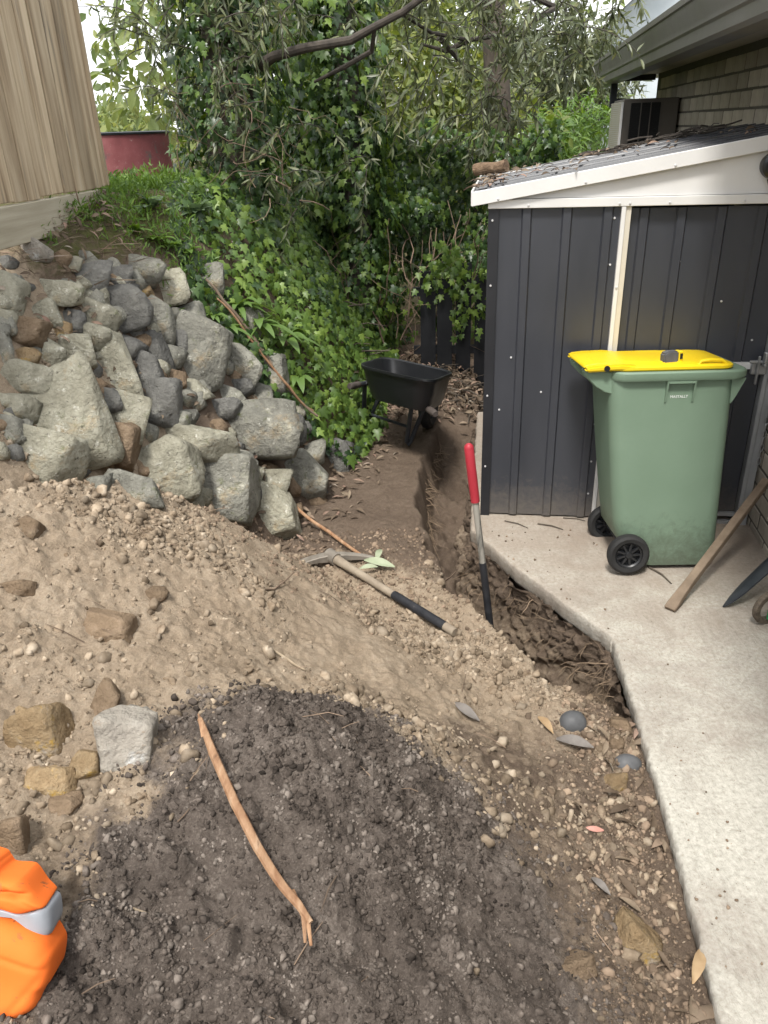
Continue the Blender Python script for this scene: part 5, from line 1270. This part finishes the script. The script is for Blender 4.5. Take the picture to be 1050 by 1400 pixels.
def trunk_path(base, top, n=9, wob=0.05, seed=0):
    t = np.linspace(0, 1, n); P = base[None] + (top - base)[None] * t[:, None]
    P[1:, 0] += wob * fbm(t[1:] * 4, t[1:] * 0, oct=2, seed=seed); P[1:, 1] += wob * fbm(t[1:] * 4, t[1:] * 0 + 5, oct=2, seed=seed + 3)
    return P
def ivy_column(path, r0, r1, n, parent, off, seed, bright=0.25, side_pull=0.0, smin=0.05, smax=0.09):
    t = rng.uniform(0, 1, n); k = t * (len(path) - 1); c = np.stack([np.interp(k, np.arange(len(path)), path[:, j]) for j in range(3)], 1)
    a = rng.uniform(0, 2 * math.pi, n)
    lump = 1 + 0.45 * fbm(a * 1.3 + 7, c[:, 2] * 2.6, oct=3, seed=seed)
    rad = (r0 + (r1 - r0) * t) * lump * (1 - 0.5 * rng.uniform(size=n) ** 3)
    d = np.stack([np.cos(a), np.sin(a), np.zeros(n)], 1)
    pos = c + d * rad[:, None] + rng.normal(0, 0.02, (n, 3))
    T = np.array([0, 0, -1.0])[None] + d * 0.35 + rng.normal(0, 0.35, (n, 3)); N = d + np.array([0, 0, 0.45])[None] + rng.normal(0, 0.4, (n, 3))
    S = np.clip(np.exp(rng.normal(math.log((smin + smax) / 2), 0.3, n)), smin * 0.6, smax * 1.3)
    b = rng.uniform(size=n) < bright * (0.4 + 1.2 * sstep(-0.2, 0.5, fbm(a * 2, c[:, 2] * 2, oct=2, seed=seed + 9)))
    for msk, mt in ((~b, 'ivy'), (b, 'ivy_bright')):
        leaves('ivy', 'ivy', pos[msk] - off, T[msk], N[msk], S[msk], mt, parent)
def cluster_twigs(centers, per, leafn, L, kind, smin, smax, droop, spread, seed_dir=None, flat=1.0):
    """drooping leafy twigs around cluster centres -> leaf arrays and twig tubes"""
    P, T, N = [], [], []; m = MB()
    for (c, rad, num) in centers:
        for k in range(num if per is None else per):
            s = c + rnd_dir(1)[0] * rad * rng.uniform(0.1, 1.0) ** 0.6
            d = rnd_dir(1)[0] * spread + np.array([0, 0, 0.15]); l = L * rng.uniform(0.6, 1.3); pts = [s]
            nn = 6
            for j in range(nn):
                d = d + np.array([0, 0, -droop / nn * 2]) + rng.normal(0, 0.12, 3); d /= np.linalg.norm(d)
                pts.append(pts[-1] + d * l / nn)
            m.tube(pts, [0.0035, 0.0032, 0.003, 0.0025, 0.002, 0.0016, 0.001], 4, cap=False)
            for q in range(leafn):
                t = rng.uniform(0.1, 1) * nn; i = min(int(t), nn - 1); p = pts[i] + (pts[i + 1] - pts[i]) * (t - i)
                tip = (pts[i + 1] - pts[i]) / (l / nn) * 0.6 + rng.normal(0, 0.55, 3) + np.array([0, 0, -droop])
                P.append(p); T.append(tip); N.append(rng.normal(0, 1, 3) * 0.8 + np.array([0, -0.5, 0.6]))
    P, T, N = map(np.array, (P, T, N)); S = rng.uniform(smin, smax, len(P))
    return P, T, N, S, m
def crown(root, off, centers, per, leafn, L, kind, smin, smax, droop, spread, mat, twig=True):
    P, T, N, S, m = cluster_twigs(centers, per, leafn, L, kind, smin, smax, droop, spread)
    leaves('crown', kind, P - off, T, N, S, mat, root)
    if twig:
        m.v = [tuple(np.array(v) - off) for v in m.v]
        o = m.build('twigs', MAT['limb'], root, smooth=True); o['kind'] = 'stuff'
def C3(u, v, Y, r, n): return (at(u, v, Y), r, n)

# tree one: ivy-wrapped trunk on the bank at left with a long limb
def tree_left():
    b = np.array([-0.90, 5.55, 1.35]); root = empty('ivy_covered_tree', tuple(b)); tag(root, 'tree with an ivy wrapped trunk on the bank beside the timber fence', 'tree')
    pa = trunk_path(b, b + np.array([0.05, 0.15, 3.2]), seed=3)
    MB().tube(list(pa - b), list(np.linspace(0.17, 0.10, len(pa))), 14).build('trunk', MAT['bark'], root, smooth=True)
    lp = [at(352, 92, 5.45), at(375, 77, 5.25), at(420, 65, 5.15), at(480, 55, 5.1), at(510, 38, 5.05), at(550, 17, 5.0), at(600, -20, 5.0)]
    MB().tube([p - b for p in lp], [0.036, 0.028, 0.026, 0.024, 0.021, 0.019, 0.015], 10).build('limb', MAT['limb'], root, smooth=True)
    lp = [at(430, 112, 5.3), at(470, 92, 5.2), at(508, 70, 5.15), at(512, 40, 5.05)]
    MB().tube([p - b for p in lp], [0.008, 0.014, 0.015, 0.012], 8).build('limb', MAT['limb'], root, smooth=True)
    ivy_column(pa[:7], 0.30, 0.34, 5200, root, b, 101, 0.12, smin=0.035, smax=0.062)
    cs = [C3(270, 40, 5.3, 0.30, 26), C3(225, 5, 5.4, 0.22, 13), C3(165, 15, 5.4, 0.10, 5), C3(330, 60, 5.2, 0.3, 24), C3(265, 110, 5.3, 0.16, 9), C3(300, 150, 5.2, 0.25, 6), C3(212, 50, 5.4, 0.10, 4),
          C3(380, 20, 5.2, 0.3, 18), C3(350, 200, 5.2, 0.25, 5), C3(390, 250, 5.2, 0.2, 12), C3(360, 130, 5.1, 0.28, 6), C3(330, -40, 5.2, 0.4, 22), C3(220, -40, 5.3, 0.3, 14)]
    cs = [(c, r, max(3, int(n * 0.6))) for c, r, n in cs]
    crown(root, b, cs, None, 20, 0.36, 'gum', 0.045, 0.09, 0.40, 0.95, 'gum')
    m = MB()
    for k in range(46):                                     # bare hanging twigs and ivy stems
        p = at(random.uniform(225, 410), random.uniform(120, 290), random.uniform(5.0, 5.3)); d = np.array([random.gauss(0, .7), random.gauss(0, .2), random.gauss(-0.2, .7)]); pts = [p - b]
        for j in range(6):
            d = d + rng.normal(0, 0.35, 3); d /= np.linalg.norm(d); p = p + d * random.uniform(0.03, 0.09); pts.append(p - b)
        r_ = random.uniform(0.0015, 0.004); m.tube(pts, list(np.linspace(r_, r_ * 0.4, len(pts))), 5)
    m.build('bare_twigs', MAT['twig'], root, smooth=True)['kind'] = 'stuff'
tree_left()
def tree_mid():
    b = np.array([-0.13, 6.75, 0.25]); root = empty('ivy_covered_tree', tuple(b)); tag(root, 'slender ivy wrapped tree standing behind the wheelbarrow', 'tree')
    pa = trunk_path(b, b + np.array([-0.02, 0.1, 4.0]), seed=12)
    MB().tube(list(pa - b), list(np.linspace(0.11, 0.07, len(pa))), 12).build('trunk', MAT['limb'], root, smooth=True)
    ivy_column(pa[:8], 0.26, 0.30, 5200, root, b, 140, 0.45, smin=0.04, smax=0.075)
    p2 = pa.copy(); p2[:, 0] -= 0.32; p2[:, 1] += 0.1
    ivy_column(p2[2:7], 0.22, 0.26, 2600, root, b, 150, 0.6, smin=0.04, smax=0.075)
tree_mid()
def tree_right():
    b = np.array([1.25, 7.9, 0.0]); root = empty('gum_tree', tuple(b)); tag(root, 'gum tree with long drooping leaves overhanging the shed', 'tree')
    pa = trunk_path(b, b + np.array([-0.3, -0.6, 4.6]), seed=22)
    MB().tube(list(pa - b), list(np.linspace(0.15, 0.07, len(pa))), 12).build('trunk', MAT['bark'], root, smooth=True)
    for px_ in ([(760, 10, 6.6), (700, 45, 6.1), (640, 55, 5.8), (590, 45, 5.5), (550, 20, 5.2)], [(640, 55, 5.8), (610, 70, 5.8), (575, 60, 5.8)], [(600, 50, 5.7), (625, 80, 5.8), (645, 112, 5.9)], [(760, 10, 6.6), (690, -20, 6.2), (620, -30, 5.8)]):
        pts = [at(*q) - b for q in px_]; MB().tube(pts, list(np.linspace(0.02, 0.008, len(pts))), 7).build('limb', MAT['limb'], root, smooth=True)
    cs = []
    for (u, v, Y, r, n) in [(560, 20, 5.3, .3, 14), (620, 10, 5.4, .34, 22), (690, 20, 5.5, .34, 24), (760, 20, 5.6, .34, 24), (815, 40, 5.6, .22, 14), (590, 75, 5.6, .3, 16), (650, 90, 5.7, .32, 20), (715, 85, 5.7, .32, 20),
             (780, 80, 5.6, .26, 14), (620, 140, 6.0, .3, 16), (690, 150, 6.0, .3, 14), (740, 140, 6.2, .24, 10), (550, 110, 5.6, .26, 8), (540, 160, 6.0, .26, 4), (480, 120, 5.8, .28, 4), (440, 200, 5.9, .2, 4), (470, 240, 6.0, .2, 5), (845, 15, 5.6, .12, 6),
             (600, -50, 5.2, .4, 20), (720, -50, 5.4, .4, 20), (820, -30, 5.5, .3, 12), (470, 20, 5.8, .3, 6), (420, 260, 5.9, .2, 6), (650, 195, 6.3, .22, 8), (440, 20, 5.6, .3, 5)]:
        cs.append(C3(u, v, Y, r, n))
    cs = [(c, r, max(2, int(n * 0.62))) for c, r, n in cs]
    crown(root, b, cs, None, 22, 0.38, 'gum', 0.05, 0.10, 0.40, 0.95, 'gum')
tree_right()

def ivy_thicket():
    root = empty('ivy_thicket', (0.4, 6.9, 0.1)); off = np.array([0.4, 6.9, 0.1]); tag(root, 'dark wall of ivy hanging over the back fence beside the shed', 'ivy', kind='stuff')
    n = 12000
    x = rng.uniform(-0.9, 1.6, n); z = rng.uniform(0.15, 2.25, n)
    y = 6.95 + 0.10 * np.sin(x * 3) + 0.30 * fbm(x * 1.7, z * 1.7, oct=3, seed=161) + 0.2 * (x > 0.2) - 0.12 * z + rng.uniform(0, 0.2, n) + 0.25 * (x < 0.2)
    k = (z < 2.0 + 0.25 * fbm(x * 2, z * 0, oct=2, seed=162)) & ~((x > 0.25) & (x < 1.0) & (z < 0.75) & (rng.uniform(size=n) < 0.75)) & ~((z < 0.55) & (rng.uniform(size=n) < 0.5))
    x, y, z = x[k], y[k], z[k]; n = len(x)
    pos = np.stack([x, y, z], 1)
    T = np.array([0, -0.25, -1.0])[None] + rng.normal(0, 0.35, (n, 3)); N = np.array([0, -1, 0.5])[None] + rng.normal(0, 0.4, (n, 3))
    S = rng.uniform(0.04, 0.075, n)
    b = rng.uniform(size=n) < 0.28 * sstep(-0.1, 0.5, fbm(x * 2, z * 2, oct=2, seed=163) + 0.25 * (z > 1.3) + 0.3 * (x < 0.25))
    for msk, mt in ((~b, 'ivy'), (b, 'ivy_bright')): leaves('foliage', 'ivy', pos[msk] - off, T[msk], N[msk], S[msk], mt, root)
    # a spray of ivy over the picket tops
    n = 300; a = rng.uniform(0, 1, n)
    x = 0.56 + rng.normal(0, 0.13, n); z = 0.98 + rng.normal(0, 0.11, n) - 0.9 * np.abs(x - 0.55); y = 6.36 + rng.normal(0, 0.06, n)
    st = rng.uniform(size=n) < 0.35; z[st] = rng.uniform(0.4, 0.95, st.sum()); x[st] = rng.choice([0.66, 0.70, 0.83], st.sum()) + rng.normal(0, 0.03, st.sum())
    pos = np.stack([x, y, z], 1); T = np.array([0, -0.3, -1.0])[None] + rng.normal(0, 0.4, (n, 3)); N = np.array([0, -0.9, 0.6])[None] + rng.normal(0, 0.4, (n, 3))
    leaves('foliage', 'ivy', pos - off, T, N, rng.uniform(0.04, 0.075, n), 'ivy_bright', root)
    # bare vine stems
    m = MB()
    for k in range(60):
        x0 = random.uniform(-0.9, 0.9); p = np.array([x0, random.uniform(6.4, 6.8), random.uniform(0.1, 0.5)]); d = np.array([random.gauss(0, .3), random.gauss(0, .1), 1.0]); pts = [p - off]
        for j in range(9):
            d = d + np.array([random.gauss(0, .3), random.gauss(0, .15), random.gauss(0, .25)]); d /= np.linalg.norm(d); p = p + d * random.uniform(0.06, 0.16); pts.append(p - off)
        r = random.uniform(0.002, 0.008); m.tube(pts, list(np.linspace(r, r * 0.5, len(pts))), 5)
    m.build('stems', MAT['twig'], root, smooth=True)
ivy_thicket()

def bush(name, label, blobs, n, size, mat, base, kind='oval', group=None, seed=0, stems=True):
    root = empty(name, base); off = np.array(base); tag(root, label, 'bush' if 'tree' not in name else 'tree', group)
    Ps = []; Ns = []
    tot = sum(r ** 2 for _, r in blobs)
    for c, r in blobs:
        m_ = int(n * r * r / tot); d = rnd_dir(m_)
        lump = 1 + 0.35 * fbm(d[:, 0] * 2.5 + c[0], d[:, 1] * 2.5 + c[1], d[:, 2] * 2.5 + c[2], 3, seed)
        Ps.append(c + d * (r * lump * rng.uniform(0.55, 1.05, m_))[:, None]); Ns.append(d)
    P = np.concatenate(Ps); D = np.concatenate(Ns); k = len(P)
    T = D * 0.5 + np.array([0, 0, -0.45])[None] + rng.normal(0, 0.6, (k, 3)); N = D * 0.6 + np.array([0, -0.3, 0.6])[None] + rng.normal(0, 0.5, (k, 3))
    leaves('crown', kind, P - off, T, N, rng.uniform(size * 0.6, size * 1.3, k), mat, root)
    if stems:
        m = MB()
        for c, r in blobs:
            a = np.array(base) + np.array([random.gauss(0, .08), random.gauss(0, .08), 0]); mid = (a + c) / 2 + np.array([random.gauss(0, .1), random.gauss(0, .1), 0])
            m.tube([a - off, mid - off, np.array(c) - off], [0.05, 0.035, 0.015], 7)
        m.build('trunk', MAT['bark'], root, smooth=True)
bg = []
bush('background_bush', 'bright leafy bush glimpsed between the two ivy covered trees', [(at(430, 110, 9), .8), (at(420, 220, 9), .75), (at(450, 20, 9.2), .9), (at(400, 320, 8.6), .5), (at(470, 300, 8.8), .5)], 5200, 0.11, 'bush', (-1.1, 9.0, 0.0), 'oval', seed=201)
bush('background_bush', 'bushy greenery behind the ivy wall left of the shed roof', [(at(580, 130, 8.6), .7), (at(640, 180, 8.4), .6), (at(560, 210, 8.2), .6), (at(690, 200, 8.8), .6), (at(600, 60, 9), .8)], 5200, 0.10, 'bush', (0.6, 8.6, 0.0), 'oval', seed=202)
bush('background_bush', 'yellow green shrub behind the shed, left of the air conditioner', [(at(765, 205, 10), .55), (at(800, 185, 10), .5), (at(735, 200, 9.6), .45), (at(820, 205, 10.2), .5)], 3600, 0.11, 'weed', (2.4, 10, 0.0), 'gum', seed=203)
bush('weeping_tree', 'grey green weeping tree above the yellow green shrub', [(at(790, 120, 12), .8), (at(745, 110, 12), .7), (at(820, 140, 12), .5), (at(770, 60, 12), .8), (at(690, 100, 12), .9), (at(840, 110, 12), .4)], 5200, 0.17, 'gum', (2.9, 12, 0.0), 'gum', seed=204)
bush('distant_tree', 'rounded olive green tree far off between fence and ivy trunk', [(at(160, 182, 30), 1.2), (at(135, 184, 30), 1.1), (at(185, 188, 30), 1.0), (at(212, 198, 29), 1.0), (at(150, 212, 29), 1.3)], 6500, 0.22, 'far_leaf', (-10.5, 30, 0.0), 'oval', seed=205)
# a wood that closes the view behind
def wood():
    root = empty('distant_wood', (1.0, 17, 0.0)); off = np.array([1.0, 17, 0.0]); tag(root, 'mass of trees closing the view behind the garden', 'trees', kind='stuff')
    cs = [(np.array([rng.uniform(-4.0, 5.6), rng.uniform(14, 19), rng.uniform(0.0, 6.2)]), rng.uniform(0.9, 1.5)) for k in range(46)]
    cs = [c for c in cs if not (c[0][0] > 3.6 and c[0][2] > 3.5)]
    Ps, Ns = [], []
    for c, r in cs:
        m_ = int(170 * r * r); d = rnd_dir(m_); Ps.append(c + d * (r * rng.uniform(0.5, 1.1, m_))[:, None]); Ns.append(d)
    P, D = np.concatenate(Ps), np.concatenate(Ns); k = len(P)
    leaves('foliage', 'oval', P - off, D * 0.5 + rng.normal(0, 0.6, (k, 3)) + np.array([0, 0, -0.4]), D * 0.5 + rng.normal(0, 0.5, (k, 3)) + np.array([0, -0.3, 0.5]), rng.uniform(0.16, 0.34, k), 'far_leaf', root)
wood()

# weeds at the foot of the timber fence
def broad_plant(name, label, base, n, lmin, lmax, wid, mat, spread=0.9, arch=0.6, group=None, bias=(0, 0)):
    root = empty(name, tuple(base)); tag(root, label, 'plant', group)
    for k in range(n):
        a = 2 * math.pi * (k + random.uniform(-.3, .3)) / n; L = random.uniform(lmin, lmax); el = random.uniform(0.35, 1.1)
        d = np.array([math.cos(a) + bias[0], math.sin(a) + bias[1], 0]); d /= np.linalg.norm(d); side = np.array([-d[1], d[0], 0])
        V = []; F = []; m_ = 8
        for j in range(m_ + 1):
            t = j / m_; w_ = wid * L * (math.sin(math.pi * min(1, 0.12 + 0.86 * t)) ** 0.8) * (1 if t < 0.97 else 0.15)
            r_ = L * t * math.cos(el) * spread * (1 + 0.15 * t); z = L * (t * math.sin(el) - arch * t * t)
            p = d * r_ + np.array([0, 0, z])
            cr = 0.25 * w_
            V += [p + side * w_ + np.array([0, 0, cr]), p, p - side * w_ + np.array([0, 0, cr])]
        for j in range(m_):
            q = j * 3; F += [(q, q + 1, q + 4, q + 3), (q + 1, q + 2, q + 5, q + 4)]
        MB().add(V, F).build('leaf', MAT[mat], root, smooth=True)
    return root
for (u, v, n, l0, l1, lab) in [(290, 440, 8, 0.08, 0.15, 'small leafy plant among the upper rocks left of the strap leaved plant'), (405, 520, 9, 0.12, 0.22, 'low arching plant above the two grey rocks beside the ivy'), (325, 425, 9, 0.14, 0.26, 'broad strap leaved plant sprouting at the edge of rocks and ivy'),
                          (352, 450, 8, 0.15, 0.27, 'arching green plant right of the broad strap leaved plant'),
                          (310, 455, 7, 0.09, 0.16, 'small green plant under the broad strap leaved plant'),
                          (385, 470, 8, 0.16, 0.28, 'drooping long leaved plant hanging against the ivy')]:
    p = drop(u, v) + np.array([0.02, -0.06, 0.03]); broad_plant('strap_leaf_plant', lab, p, n, l0, l1, 0.13, 'strap', 1.0, 0.75, 'long leaved plants on the bank', (0.3, -0.5))
for (u, v, n, l0, l1, lab) in [(235, 345, 14, 0.08, 0.15, 'rosette of pale green weeds at the top of the rocks'), (215, 335, 12, 0.07, 0.13, 'leafy weed left of the pale green rosette'), (258, 350, 10, 0.07, 0.12, 'leafy weed right of the pale green rosette'),
                               (188, 322, 10, 0.06, 0.12, 'low leafy weed below the fence end')]:
    p = drop(u, v) + np.array([0, 0, 0.02]); broad_plant('weed', lab, p, n, l0, l1, 0.16, 'weed', 1.0, 0.45, 'weeds at the top of the rocks', (0, -0.3))
def big_leaf_plant(u, v, lab, n=12):
    p = drop(u, v) + np.array([0, 0, 0.03]); broad_plant('broadleaf_seedling', lab, p, n, 0.09, 0.16, 0.2, 'gum_seed', 0.95, 0.35, 'broad leaved seedlings by the ivy trunk', (0, -0.2))
MAT['gum_seed'] = leafmat('gum_seed', [(0, (0.075, 0.12, 0.06)), (1, (0.13, 0.19, 0.10))], 0.5, 0.25)
big_leaf_plant(210, 292, 'grey green broad leaved seedling above the fine weeds'); big_leaf_plant(270, 300, 'broad leaved seedling in front of the ivy trunk', 14); big_leaf_plant(295, 280, 'broad leaved seedling against the dark ivy')
def fine_weeds():
    n = 30000; x = rng.uniform(-2.4, -0.9, n); y = rng.uniform(3.75, 6.6, n)
    lim = np.interp(x, [-1.75, -1.5, -1.35, -1.2, -1.05, -0.9], [3.6, 3.7, 3.88, 4.08, 4.28, 4.45]) + 0.14 * fbm(x * 5, y * 5, oct=2, seed=301)
    k = (y > lim) & (rng.uniform(size=n) < sstep(-0.8, 0.0, fbm(x * 3, y * 3, oct=2, seed=302))) & ((x > -1.50 + 0.09 * (y - 4.6)) | (y > 4.66)) ; x, y = x[k], y[k]; n = len(x)
    pos = np.stack([x, y, base_z(x, y) + rng.uniform(0, 0.13, n) * (0.6 + 0.5 * fbm(x * 6, y * 6, oct=2, seed=305))], 1); T = np.array([0, -0.2, 0.7])[None] + rng.normal(0, 0.6, (n, 3)); N = rng.normal(0, 1, (n, 3)) + np.array([0, -0.6, 0.6])
    leaves('fine_weeds', 'gum', pos, T, N, rng.uniform(0.02, 0.055, n), 'weed', None, 'feathery bright green weeds at the foot of the timber fence', 'weeds')
    n = 500; x = rng.uniform(-1.65, -1.05, n); y = rng.uniform(3.5, 4.3, n); k = base_z(x, y) > 1.2; x, y = x[k], y[k]; n = len(x)
    T = rng.normal(0, 1, (n, 3)); T[:, 2] = np.abs(T[:, 2]) * 0.3
    leaves('dry_grass', 'gum', np.stack([x, y, base_z(x, y) + 0.02], 1), T, rng.normal(0, .5, (n, 3)) + np.array([0, 0, 1.0]), np.stack([rng.uniform(0.012, 0.035, n), rng.uniform(0.05, 0.17, n), np.full(n, 0.06)], 1), 'dead_leaf', None, 'dry grass and twigs at the top of the rocks', 'dry grass')
fine_weeds()
# pale fallen leaves by the mattock
MAT['pale_leaf'] = surf('pale_leaf', [(0.3, (0.24, 0.28, 0.18)), (0.7, (0.33, 0.36, 0.25))], 20, bump=0.1, rough=0.6)
MAT['grey_leaf'] = surf('grey_leaf', [(0.3, (0.11, 0.098, 0.088)), (0.7, (0.19, 0.172, 0.155))], 20, bump=0.1, rough=0.6)
MAT['tan_leaf'] = surf('tan_leaf', [(0.3, (0.26, 0.17, 0.09)), (0.7, (0.36, 0.26, 0.15))], 20, bump=0.1, rough=0.6)
MAT['pink_leaf'] = surf('pink_leaf', [(0.3, (0.40, 0.19, 0.15)), (0.7, (0.48, 0.26, 0.21))], 20, bump=0.1, rough=0.6)
MATL = ['pale_leaf', 'pale_leaf', 'pale_leaf', 'grey_leaf', 'tan_leaf', 'grey_leaf', 'pink_leaf', 'tan_leaf', 'grey_leaf', 'pink_leaf']
for i, (u, v, ang, L, lab) in enumerate([(515, 775, 1.45, 0.11, 'upright pale green gum leaf lying across the pick of the mattock'), (540, 783, 2.9, 0.16, 'long pale green gum leaf right of the mattock head'), (492, 785, 0.2, 0.09, 'short pale green gum leaf under the mattock handle'),
        (655, 990, 2.4, 0.12, 'grey folded leaf on the gravel above the dark heap'), (735, 985, -1.1, 0.10, 'tan curled leaf left of the dark round pebble'), (760, 1015, -0.3, 0.13, 'long grey leaf below the dark round pebble'), (825, 1140, 3.1, 0.06, 'pink fallen leaf on the soil near the slab'),
        (945, 1350, 1.1, 0.11, 'dry pointed leaf standing against the slab near the bottom right'), (808, 1205, -0.9, 0.07, 'pale brown leaf on the gravel above the ochre stained rock'), (860, 770, 3.0, 0.05, 'pink leaf under the near wheel of the bin')]):
    p = drop(u, v) if u != 860 else np.array([1.21, 3.19, 0.0]); p[2] += 0.03 if i < 3 else 0.014
    V, F = SH['curl']; d = np.array([[math.cos(ang), math.sin(ang) * 1.0, 0.03]]); N = np.array([[0.1, -0.5, 1.0]])
    W, FF = scatter(V, F, p[None], basis(d, N), np.array([L]))
    o = link('fallen_leaf', np_mesh('fallen_leaf', W, FF, smooth=True), MAT[MATL[i]]); tag(o, lab, 'leaf', 'single fallen leaves')

def roof_litter():
    n = 130; p = rng.uniform(-0.075, 0.05, n); q = rng.uniform(-0.02, 1.15, n); k = rng.uniform(size=n) < 0.35; p[k] = rng.uniform(0.05, 1.2, k.sum())
    P = np.array([hw(a, b, 1.687 + 0.159 * (a + 0.07) + 0.012) for a, b in zip(p, q)])
    T = rng.normal(size=(n, 3)); T[:, 2] = 0.15 * T[:, 0]
    leaves('roof_leaf_litter', 'curl', P, T, np.array([0, 0, 1.0])[None] + rng.normal(0, 0.25, (n, 3)), rng.uniform(0.03, 0.075, n), 'dead_leaf', None, 'dry brown leaves along the low edge of the shed roof', 'leaf litter')
roof_litter()
